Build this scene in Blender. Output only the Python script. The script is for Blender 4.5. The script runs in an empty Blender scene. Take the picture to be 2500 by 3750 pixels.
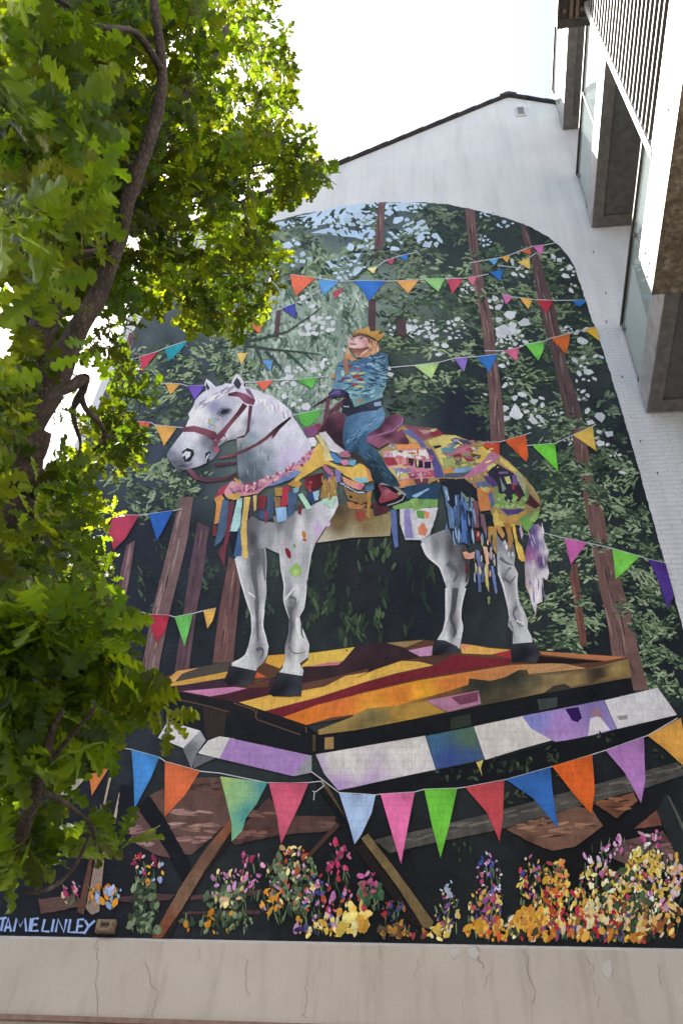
import bpy, bmesh, math, random
from mathutils import Vector, Matrix, noise
from mathutils.geometry import delaunay_2d_cdt
random.seed(7)
SC = bpy.context.scene
COL = SC.collection

# ------------------------------------------------------------------ camera, sky, sun, exposure
YAW, PITCH, ROLL, FPX = -0.185468, 0.769470, 0.082037, 3156.04   # pixels of the 2500 x 3750 photograph
CAM = Vector((0, -7, 1.6))                                       # the mural wall is the plane y = 0
def cam_axes():
    f = Vector((math.sin(YAW)*math.cos(PITCH), math.cos(YAW)*math.cos(PITCH), math.sin(PITCH)))
    r = Vector((math.cos(YAW), -math.sin(YAW), 0)); u = r.cross(f)
    return r*math.cos(ROLL)+u*math.sin(ROLL), u*math.cos(ROLL)-r*math.sin(ROLL), f
AR, AU, AF = cam_axes()
cd = bpy.data.cameras.new('camera'); cam = bpy.data.objects.new('camera', cd); COL.objects.link(cam)
cd.sensor_fit = 'VERTICAL'; cd.sensor_height = 36; cd.sensor_width = 24; cd.lens = FPX/3750*36
cd.clip_start = 0.05; cd.clip_end = 2000
cd.dof.use_dof = True; cd.dof.focus_distance = 10.0; cd.dof.aperture_fstop = 11.0
cam.matrix_world = Matrix(((AR.x, AU.x, -AF.x, CAM.x), (AR.y, AU.y, -AF.y, CAM.y), (AR.z, AU.z, -AF.z, CAM.z), (0, 0, 0, 1)))
SC.camera = cam

SUN_AZ, SUN_EL = math.radians(69), math.radians(56)              # azimuth from +y towards -x
sdir = Vector((-math.sin(SUN_AZ)*math.cos(SUN_EL), math.cos(SUN_AZ)*math.cos(SUN_EL), math.sin(SUN_EL)))
w = bpy.data.worlds.new('World'); SC.world = w; w.use_nodes = True
nt = w.node_tree; bg = nt.nodes['Background']; sk = nt.nodes.new('ShaderNodeTexSky')
sk.sky_type = 'NISHITA'; sk.sun_disc = False; sk.sun_elevation = SUN_EL; sk.sun_rotation = -SUN_AZ
sk.air_density = 1.0; sk.dust_density = 4.0; sk.ozone_density = 0.6
nt.links.new(sk.outputs[0], bg.inputs[0]); bg.inputs[1].default_value = 0.10
sl = bpy.data.lights.new('sun', 'SUN'); sl.energy = 5.0; sl.angle = math.radians(0.5); sl.color = (1, .95, .87)
so = bpy.data.objects.new('sun', sl); COL.objects.link(so)
so.rotation_euler = sdir.to_track_quat('Z', 'Y').to_euler(); so.location = sdir*60
SC.view_settings.view_transform = 'Standard'; SC.view_settings.look = 'None'
SC.view_settings.exposure = 1.7; SC.view_settings.gamma = 1.0
SC.view_settings.use_curve_mapping = False
SC.render.engine = 'CYCLES'

# ------------------------------------------------------------------ pixel helpers
def ray(x, y): return AF + AR*((x-1250)/FPX) - AU*((y-1875)/FPX)
def wall(x, y):                       # photo pixel -> point of the mural wall (y = 0)
    d = ray(x, y); t = -CAM.y/d.y
    p = CAM+d*t; return p.x, p.z
def onx(x, y, X):                     # photo pixel -> point of a plane x = X
    d = ray(x, y); return CAM+d*(X/d.x)
def onz(x, y, Z):
    d = ray(x, y); return CAM+d*((Z-CAM.z)/d.z)
def atd(x, y, dep): return CAM+ray(x, y)*dep
FR = dict(a=(600,1300,2.6133), b=(1100,1150,3.136), c=(1400,1450,2.6133), d=(750,1700,2.24), e=(1450,1850,2.24),
          f=(550,2250,1.96), g=(1300,2250,1.30667), h=(250,2850,1.42545), i=(1300,2850,1.30667), j=(850,650,1.96),
          k=(1500,700,1.7422), l=(1800,1500,1.96), m=(0,1250,1.96), n=(0,2350,1.96), p=(1900,700,2.352), q=(0,3200,1.2544), o=(0,0,1))
def S(s):                             # "a 10,20 30,40 b 5,6": points measured in enlarged crops -> photo pixels
    out = []; fr = FR['o']
    for tkn in s.split():
        if tkn.isalpha(): fr = FR[tkn]
        else:
            x, y = tkn.split(','); out.append((fr[0]+float(x)/fr[2], fr[1]+float(y)/fr[2]))
    return out

# ------------------------------------------------------------------ object helpers
def tag(o, label=None, cat=None, group=None, kind=None):
    if label: o['label'] = label
    if cat: o['category'] = cat
    if group: o['group'] = group
    if kind: o['kind'] = kind
    return o
def empty(name, loc=(0, 0, 0)):
    o = bpy.data.objects.new(name, None); COL.objects.link(o); o.location = loc; o.empty_display_size = .2; return o
def link(name, me, mat=None, parent=None):
    o = bpy.data.objects.new(name, me); COL.objects.link(o)
    if mat and not me.materials: me.materials.append(mat)
    if parent:
        o.parent = parent
        o.matrix_parent_inverse = parent_inv(parent)
    return o
def parent_inv(p):
    return Matrix.Translation(p.location).inverted() if p.type == 'EMPTY' else Matrix.Identity(4)   # part meshes sit at the world origin
class MB:
    def __init__(s): s.v = []; s.f = []; s.sm = False
    def box(s, x0, x1, y0, y1, z0, z1):
        b = len(s.v); s.v += [(x, y, z) for x in (x0, x1) for y in (y0, y1) for z in (z0, z1)]
        s.f += [tuple(b+i for i in q) for q in ((0,1,3,2),(4,6,7,5),(0,4,5,1),(2,3,7,6),(0,2,6,4),(1,5,7,3))]; return s
    def prism(s, pts, axis, a0, a1):   # outline in the two other axes, extruded along axis
        n = len(pts); b = len(s.v)
        for a in (a0, a1):
            for p in pts:
                q = list(p); q.insert(axis, a); s.v.append(tuple(q))
        s.f.append(tuple(b+i for i in range(n))); s.f.append(tuple(b+n+i for i in reversed(range(n))))
        for i in range(n): j = (i+1) % n; s.f.append((b+i, b+n+i, b+n+j, b+j))
        return s
    def tube(s, pts, rad, seg=8, wob=0.0):
        b = len(s.v); n = len(pts)
        up = Vector((.13, .31, .94))
        for i, p in enumerate(pts):
            t = (pts[min(i+1, n-1)]-pts[max(i-1, 0)]).normalized()
            a = t.cross(up); a.normalize(); c = a.cross(t)
            for k in range(seg):
                th = 2*math.pi*k/seg
                r = rad[i]*(1+wob*noise.noise(Vector((math.cos(th)*2, math.sin(th)*2, i*.45+rad[0]*90))))
                s.v.append(tuple(p+(a*math.cos(th)+c*math.sin(th))*r))
        for i in range(n-1):
            for k in range(seg):
                k2 = (k+1) % seg
                s.f.append((b+i*seg+k, b+i*seg+k2, b+(i+1)*seg+k2, b+(i+1)*seg+k))
        s.f.append(tuple(b+k for k in reversed(range(seg)))); s.f.append(tuple(b+(n-1)*seg+k for k in range(seg)))
        s.sm = True; return s
    def build(s, name, mat, parent=None, bevel=0):
        me = bpy.data.meshes.new(name); me.from_pydata(s.v, [], s.f)
        bm = bmesh.new(); bm.from_mesh(me); bmesh.ops.recalc_face_normals(bm, faces=bm.faces)
        if bevel: bmesh.ops.bevel(bm, geom=bm.edges[:], offset=bevel, segments=1, affect='EDGES')
        bm.to_mesh(me); bm.free()
        if s.sm: me.polygons.foreach_set('use_smooth', [True]*len(me.polygons))
        return link(name, me, mat, parent)
def smooth_path(pts, vals, k=5):
    P, V = [], []
    n = len(pts)
    for i in range(n-1):
        p0, p1, p2, p3 = pts[max(i-1, 0)], pts[i], pts[i+1], pts[min(i+2, n-1)]
        for j in range(k):
            t = j/k
            P.append(.5*((2*p1)+(p2-p0)*t+(2*p0-5*p1+4*p2-p3)*t*t+(3*p1-p0-3*p2+p3)*t**3)); V.append(vals[i]*(1-t)+vals[i+1]*t)
    P.append(pts[-1]); V.append(vals[-1]); return P, V

# ------------------------------------------------------------------ materials
def mat(name):
    m = bpy.data.materials.new(name); m.use_nodes = True; t = m.node_tree
    return m, t, t.nodes['Principled BSDF']
def N(t, typ, **kw):
    n = t.nodes.new('ShaderNode'+typ)
    for k, v in kw.items():
        if k.startswith('i_'): n.inputs[k[2:].replace('_', ' ')].default_value = v
        else: setattr(n, k, v)
    return n
def ramp(t, fac, stops):
    r = N(t, 'ValToRGB'); el = r.color_ramp.elements
    while len(el) < len(stops): el.new(.5)
    for e, (p, c) in zip(el, stops): e.position = p; e.color = (*c, 1) if len(c) == 3 else c
    t.links.new(fac, r.inputs[0]); return r.outputs[0]
def mixc(t, fac, a, b, mode='MIX'):
    m = N(t, 'Mix', data_type='RGBA', blend_type=mode)
    for sock, v in ((m.inputs[0], fac), (m.inputs[6], a), (m.inputs[7], b)):
        if hasattr(v, 'links') or hasattr(v, 'is_linked'): t.links.new(v, sock)
        elif isinstance(v, (int, float)): sock.default_value = v
        else: sock.default_value = (*v, 1) if len(v) == 3 else v
    return m.outputs[2]
def wall_coords(t):
    g = N(t, 'NewGeometry'); s = N(t, 'SeparateXYZ'); c = N(t, 'CombineXYZ')
    t.links.new(g.outputs['Position'], s.inputs[0]); t.links.new(s.outputs[0], c.inputs[0]); t.links.new(s.outputs[2], c.inputs[1])
    return c.outputs[0], g.outputs['Position']
def brick_bump(t, bsdf, strength=.35):
    c, pos = wall_coords(t)
    wob = N(t, 'TexNoise', i_Scale=2.3, i_Detail=2.0); t.links.new(c, wob.inputs['Vector'])
    off = N(t, 'VectorMath', operation='MULTIPLY_ADD'); t.links.new(wob.outputs['Color'], off.inputs[0]); off.inputs[1].default_value = (.05, .035, 0); t.links.new(c, off.inputs[2])
    b = N(t, 'TexBrick', offset=.5); b.inputs['Color1'].default_value = (1, 1, 1, 1); b.inputs['Color2'].default_value = (.8, .8, .8, 1); b.inputs['Mortar'].default_value = (.25, .25, .25, 1)
    b.inputs['Scale'].default_value = 1; b.inputs['Mortar Size'].default_value = .008; b.inputs['Mortar Smooth'].default_value = .6
    b.inputs['Brick Width'].default_value = .24; b.inputs['Row Height'].default_value = .068
    t.links.new(off.outputs[0], b.inputs['Vector'])
    n = N(t, 'TexNoise', i_Scale=26.0, i_Detail=6.0, i_Roughness=.65); t.links.new(c, n.inputs['Vector'])
    n2 = N(t, 'TexNoise', i_Scale=5.0, i_Detail=4.0); t.links.new(c, n2.inputs['Vector'])
    m = N(t, 'Math', operation='MULTIPLY_ADD'); t.links.new(n.outputs[0], m.inputs[0]); m.inputs[1].default_value = .9
    m0 = N(t, 'Math', operation='MULTIPLY'); t.links.new(b.outputs['Color'], m0.inputs[0]); t.links.new(n2.outputs[0], m0.inputs[1])
    t.links.new(m0.outputs[0], m.inputs[2])
    bp = N(t, 'Bump', i_Strength=strength, i_Distance=.017); t.links.new(m.outputs[0], bp.inputs['Height']); t.links.new(bp.outputs[0], bsdf.inputs['Normal'])
    return c, b, n, n2

m_wall, t, b = mat('white_painted_brick')
c, br, n, n2 = brick_bump(t, b, 1.0)
big = N(t, 'TexNoise', i_Scale=.6, i_Detail=5.0); t.links.new(c, big.inputs['Vector'])
st = N(t, 'Mapping'); st.inputs['Scale'].default_value = (2.2, .22, 1); t.links.new(c, st.inputs[0])
stn = N(t, 'TexNoise', i_Scale=1.6, i_Detail=6.0, i_Roughness=.62); t.links.new(st.outputs[0], stn.inputs['Vector'])
cc = ramp(t, big.outputs[0], [(.3, (.70, .715, .74)), (.7, (.775, .785, .80))])
cc = mixc(t, .28, cc, ramp(t, stn.outputs[0], [(.32, (.55, .55, .57)), (.55, (1, 1, 1))]), 'MULTIPLY')
cc = mixc(t, .10, cc, br.outputs['Color'], 'MULTIPLY')
t.links.new(cc, b.inputs['Base Color']); b.inputs['Roughness'].default_value = .75; b.inputs['Specular IOR Level'].default_value = .3

m_paint, t, b = mat('mural_paint')
c, br, n, n2 = brick_bump(t, b, .5)
at = N(t, 'Attribute', attribute_name='Col')
mp = N(t, 'Mapping'); mp.inputs['Scale'].default_value = (9, 2.2, 1); mp.inputs['Rotation'].default_value = (0, 0, .5); t.links.new(c, mp.inputs[0])
bn = N(t, 'TexNoise', i_Scale=3.2, i_Detail=7.0, i_Roughness=.7, i_Distortion=1.2); t.links.new(mp.outputs[0], bn.inputs['Vector'])
cc = mixc(t, .55, at.outputs['Color'], ramp(t, bn.outputs[0], [(.28, (.62, .62, .66)), (.5, (1, 1, 1)), (.75, (1.4, 1.38, 1.34))]), 'MULTIPLY')
cc = mixc(t, .08, cc, br.outputs['Color'], 'MULTIPLY')
mp2 = N(t, 'Mapping'); mp2.inputs['Scale'].default_value = (60, 9, 1); mp2.inputs['Rotation'].default_value = (0, 0, -.9); t.links.new(c, mp2.inputs[0])
bn2 = N(t, 'TexNoise', i_Scale=1.6, i_Detail=4.0, i_Distortion=2.0); t.links.new(mp2.outputs[0], bn2.inputs['Vector'])
cc = mixc(t, .5, cc, ramp(t, bn2.outputs[0], [(.35, (.72, .72, .74)), (.55, (1, 1, 1)), (.72, (1.25, 1.25, 1.22))]), 'MULTIPLY')
t.links.new(cc, b.inputs['Base Color']); b.inputs['Roughness'].default_value = .7; b.inputs['Specular IOR Level'].default_value = .1

m_plinth, t, b = mat('beige_render')
c, pos = wall_coords(t)
a1 = N(t, 'TexNoise', i_Scale=.9, i_Detail=6.0, i_Roughness=.6); t.links.new(c, a1.inputs['Vector'])
mp = N(t, 'Mapping'); mp.inputs['Scale'].default_value = (4, .5, 1); t.links.new(c, mp.inputs[0])
a2 = N(t, 'TexNoise', i_Scale=1.8, i_Detail=8.0, i_Roughness=.65); t.links.new(mp.outputs[0], a2.inputs['Vector'])
a3 = N(t, 'TexNoise', i_Scale=60.0, i_Detail=5.0); t.links.new(c, a3.inputs['Vector'])
cc = ramp(t, a1.outputs[0], [(.3, (.41, .36, .31)), (.7, (.50, .45, .395))])
cc = mixc(t, .5, cc, ramp(t, a2.outputs[0], [(.3, (.62, .6, .57)), (.5, (1, 1, 1))]), 'MULTIPLY')
t.links.new(cc, b.inputs['Base Color']); b.inputs['Roughness'].default_value = .9
bp = N(t, 'Bump', i_Strength=.5, i_Distance=.006); t.links.new(a3.outputs[0], bp.inputs['Height']); t.links.new(bp.outputs[0], b.inputs['Normal'])

def simple(name, col, rough=.6, metal=0., noise_amt=.3, scale=8., bump=.1, spec=.5):
    m, t, b = mat(name)
    g = N(t, 'NewGeometry'); n = N(t, 'TexNoise', i_Scale=scale, i_Detail=7.0, i_Roughness=.65); t.links.new(g.outputs['Position'], n.inputs['Vector'])
    lo = tuple(max(0, x*(1-noise_amt)) for x in col); hi = tuple(min(1, x*(1+noise_amt)) for x in col)
    t.links.new(ramp(t, n.outputs[0], [(.3, lo), (.7, hi)]), b.inputs['Base Color'])
    b.inputs['Roughness'].default_value = rough; b.inputs['Metallic'].default_value = metal; b.inputs['Specular IOR Level'].default_value = spec
    if bump:
        bp = N(t, 'Bump', i_Strength=bump, i_Distance=.01); t.links.new(n.outputs[0], bp.inputs['Height']); t.links.new(bp.outputs[0], b.inputs['Normal'])
    return m
m_tile = simple('dark_roof_tile', (.035, .03, .03), .6, 0, .4, 14)
m_roof = simple('roof_covering', (.06, .045, .04), .8, 0, .4, 6)
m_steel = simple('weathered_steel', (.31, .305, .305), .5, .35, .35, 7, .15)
m_under = simple('shaded_underside_steel', (.15, .138, .13), .6, .2, .35, 9, .15)  # darker than the fascia steel: underside shade put into the colour
m_dsteel = simple('dark_steel', (.055, .045, .038), .5, .3, .4, 9, .1)
m_white_metal = simple('pale_metal_sheet', (.62, .62, .6), .45, .1, .06, 4, .03)
m_screw = simple('screw_metal', (.25, .25, .26), .35, .8, .2, 20, 0)
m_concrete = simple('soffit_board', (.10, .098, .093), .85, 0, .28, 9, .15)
m_facade = simple('facade_panel', (.55, .54, .52), .8, 0, .1, 2, .05)
m_rust = simple('rusty_metal', (.22, .16, .11), .8, .2, .6, 60, .4)
m_slat = simple('slat_metal', (.075, .065, .06), .5, .1, .2, 6, .05)
m_vent = simple('vent_metal', (.3, .3, .3), .6, .2, .2, 20, .05)
m_ground = simple('courtyard_paving', (.105, .10, .095), .9, 0, .25, 1.5, .2)
m_hole = simple('dark_hole', (.012, .012, .014), .9, 0, .2, 9, 0)
m_crack = simple('crack_dirt', (.25, .21, .175), .95, 0, .4, 9, 0)
m_patch = simple('bare_plaster', (.47, .44, .42), .9, 0, .1, 12, .2)
m_redledge = simple('red_brown_ledge', (.22, .14, .11), .85, 0, .3, 12, .2)

m_galv, t, b = mat('stained_galvanised_sheet')
g = N(t, 'NewGeometry')
v = N(t, 'TexVoronoi', i_Scale=26.0); nn = N(t, 'TexNoise', i_Scale=12.0, i_Detail=7.0, i_Roughness=.7)
va = N(t, 'VectorMath', operation='MULTIPLY_ADD'); t.links.new(g.outputs['Position'], nn.inputs['Vector'])
t.links.new(nn.outputs['Color'], va.inputs[0]); va.inputs[1].default_value = (.12, .12, .12); t.links.new(g.outputs['Position'], va.inputs[2]); t.links.new(va.outputs[0], v.inputs['Vector'])
cc = mixc(t, .6, ramp(t, nn.outputs[0], [(.35, (.10, .072, .042)), (.55, (.17, .13, .085)), (.7, (.33, .28, .21))]), ramp(t, v.outputs['Color'], [(.2, (.5, .5, .5)), (.85, (1.5, 1.5, 1.5))]), 'MULTIPLY')
t.links.new(cc, b.inputs['Base Color']); b.inputs['Roughness'].default_value = .5; b.inputs['Metallic'].default_value = .25

m_glass, t, b = mat('green_tinted_glass')
out = t.nodes['Material Output']
tr = N(t, 'BsdfTransparent'); tr.inputs[0].default_value = (.86, .93, .91, 1)
gl = N(t, 'BsdfGlossy'); gl.inputs['Roughness'].default_value = .03; gl.inputs[0].default_value = (.9, .95, .95, 1)
fr = N(t, 'Fresnel', i_IOR=1.32); ms = N(t, 'MixShader'); t.links.new(fr.outputs[0], ms.inputs[0]); t.links.new(tr.outputs[0], ms.inputs[1]); t.links.new(gl.outputs[0], ms.inputs[2])
df = N(t, 'BsdfDiffuse'); df.inputs[0].default_value = (.8, .85, .84, 1); tl = N(t, 'BsdfTranslucent'); tl.inputs[0].default_value = (.8, .85, .84, 1)
dm = N(t, 'MixShader'); dm.inputs[0].default_value = .5; t.links.new(df.outputs[0], dm.inputs[1]); t.links.new(tl.outputs[0], dm.inputs[2])
m2 = N(t, 'MixShader'); m2.inputs[0].default_value = .16; t.links.new(ms.outputs[0], m2.inputs[1]); t.links.new(dm.outputs[0], m2.inputs[2])   # film of dust on the pane
t.links.new(m2.outputs[0], out.inputs['Surface'])

m_bark, t, b = mat('oak_bark')
g = N(t, 'NewGeometry'); mp = N(t, 'Mapping'); mp.inputs['Scale'].default_value = (1, 1, .3); t.links.new(g.outputs['Position'], mp.inputs[0])
v = N(t, 'TexVoronoi', i_Scale=55.0, feature='DISTANCE_TO_EDGE'); nn = N(t, 'TexNoise', i_Scale=14.0, i_Detail=9.0, i_Roughness=.7)
t.links.new(mp.outputs[0], v.inputs['Vector']); t.links.new(mp.outputs[0], nn.inputs['Vector'])
cc = ramp(t, nn.outputs[0], [(.3, (.012, .008, .006)), (.5, (.045, .028, .021)), (.62, (.07, .05, .04)), (.75, (.20, .18, .165))])
cc = mixc(t, .7, cc, ramp(t, v.outputs['Distance'], [(0, (.25, .22, .2)), (.25, (1, 1, 1))]), 'MULTIPLY')
t.links.new(cc, b.inputs['Base Color']); b.inputs['Roughness'].default_value = .85
mm = N(t, 'Math', operation='ADD'); t.links.new(v.outputs['Distance'], mm.inputs[0]); t.links.new(nn.outputs[0], mm.inputs[1])
bp = N(t, 'Bump', i_Strength=.8, i_Distance=.015); t.links.new(mm.outputs[0], bp.inputs['Height']); t.links.new(bp.outputs[0], b.inputs['Normal'])

m_leaf, t, b = mat('oak_leaf')
g = N(t, 'NewGeometry'); oi = N(t, 'TexNoise', i_Scale=3.0, i_Detail=2.0); t.links.new(g.outputs['Position'], oi.inputs['Vector'])
at = N(t, 'Attribute', attribute_name='Col')
base = mixc(t, 1.0, ramp(t, oi.outputs[0], [(.3, (.006, .014, .0015)), (.7, (.014, .027, .003))]), at.outputs['Color'], 'MULTIPLY')
tcol = mixc(t, 1.0, ramp(t, oi.outputs[0], [(.3, (.064, .115, .002)), (.7, (.165, .222, .006))]), at.outputs['Color'], 'MULTIPLY')
t.links.new(base, b.inputs['Base Color']); b.inputs['Roughness'].default_value = .5; b.inputs['Specular IOR Level'].default_value = .12
tl = N(t, 'BsdfTranslucent'); t.links.new(tcol, tl.inputs[0])
ms = N(t, 'AddShader'); t.links.new(b.outputs[0], ms.inputs[0]); t.links.new(tl.outputs[0], ms.inputs[1])
t.links.new(ms.outputs[0], t.nodes['Material Output'].inputs['Surface'])

# ------------------------------------------------------------------ setting
me = bpy.data.meshes.new('ground'); me.from_pydata([(-400, -400, 0), (400, -400, 0), (400, 400, 0), (-400, 400, 0)], [], [(0, 1, 2, 3)])
tag(link('ground', me, m_ground), kind='structure')

# the gable building that carries the mural
XL, XR, RX, RZ, SL = -4.97, 7.85, 1.44, 20.22, .735
EAVE_L, EAVE_R = RZ-SL*(RX-XL), RZ-SL*(XR-RX)
ZB = 3.845                                              # foot of the mural / top of the plinth
house = empty('gable_building', (RX, 4.5, 0))
tag(house, 'tall building with white painted brick gable wall and dark tiled verge', 'building')
MB().prism([(XL, 0), (XR, 0), (XR, EAVE_R), (RX, RZ), (XL, EAVE_L)], 1, 0, 9).build('wall', m_wall, house)
for sgn, xe, ze in ((-1, XL-.35, EAVE_L-.35*SL), (1, XR+.35, EAVE_R-.35*SL)):
    MB().prism([(RX, RZ+.012), (xe, ze+.012), (xe, ze+.14), (RX, RZ+.14)], 1, .0, 9.2).build('roof', m_roof, house)
random.seed(3)
def verge(x0, x1, n):
    for i in range(n):
        a = x0+(x1-x0)*i/n; e = x0+(x1-x0)*(i+1.12)/n
        za = RZ-SL*abs(RX-a); ze = RZ-SL*abs(RX-e)
        j = random.uniform(-.008, .008)
        lift = .03
        MB().prism([(a, za+.02+j), (e, ze+.02+lift+j), (e, ze+.06+lift+j), (a, za+.05+j)], 1, -.075+j, .3).build('verge_tile', m_tile, house)
verge(XL-.3, RX-.02, 19); verge(XR+.3, RX+.02, 19)
MB().prism([(RX-.17, RZ-.03), (RX+.17, RZ-.03), (RX+.03, RZ+.085), (RX-.03, RZ+.085)], 1, -.09, .35).build('ridge_tile', m_tile, house)
vx0, vz1 = wall(1885, 398); vx1, vz0 = wall(1925, 423)
vent = MB().box(vx0, vx1, -.03, .0, vz0-.03, vz1).build('vent', m_white_metal, house)
for i in range(6):
    z = vz0+.03+i*(vz1-vz0-.06)/6
    MB().box(vx0+.03, vx1-.03, -.05, -.03, z, z+.022).build('louvre', m_vent, vent)
# plinth below the mural
pl = MB().box(XL-.02, XR+.02, -.045, .0, 3.27, ZB-.03).build('plinth', m_plinth, house)
MB().box(XL-.02, XR+.02, -.02, .0, 0, 3.235).build('lower_wall', m_plinth, house)
MB().box(XL-.03, XR+.03, -.075, .0, 3.235, 3.27).build('ledge', m_redledge, house)
MB().prism([(-.045, ZB-.03), (0, ZB-.03), (0, ZB+.004), (-.02, ZB-.008)], 0, XL-.02, XR+.02).build('plinth_cap', m_patch, house)
random.seed(11)
def strip(mb, pts, wd, y):
    for (ax, az), (bx, bz) in zip(pts, pts[1:]):
        d = math.hypot(bx-ax, bz-az) or 1; nx, nz = -(bz-az)/d*wd/2, (bx-ax)/d*wd/2
        b0 = len(mb.v); mb.v += [(ax+nx, y, az+nz), (ax-nx, y, az-nz), (bx-nx, y, bz-nz), (bx+nx, y, bz+nz)]; mb.f.append((b0, b0+1, b0+2, b0+3))
for k, (px, top, bot) in enumerate([(375,3440,3740),(540,3530,3740),(735,3480,3540),(905,3520,3670),(1130,3590,3740),(1390,3470,3530),(1530,3520,3600),(1740,3470,3570),(1800,3570,3640),(1915,3490,3690),(2140,3510,3590),(2165,3590,3700),(2400,3540,3620)]):
    mb = MB(); x = px; pts = []
    yy = top
    while yy < bot:
        X, Z = wall(x, yy); pts.append((X, max(Z, 3.28))); yy += random.uniform(6, 16); x += random.gauss(0, 5)+(random.uniform(-14, 14) if random.random() < .15 else 0)
    strip(mb, pts, random.uniform(.002, .0045), -.0475-.0004*(k % 4))
    link('crack', (lambda me: (me.from_pydata(mb.v, [], mb.f), me)[1])(bpy.data.meshes.new('crack')), m_crack, pl)
for s in ("i 455,830 495,820 500,850 470,880 460,860", "i 530,830 570,815 595,850 575,880 545,865", "i 1180,895 1215,880 1225,925 1210,980 1190,960 1172,930"):
    pts = [wall(x, y) for x, y in S(s)]
    MB().prism(pts, 1, -.049, -.045).build('bare_patch', m_patch, pl)

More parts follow.
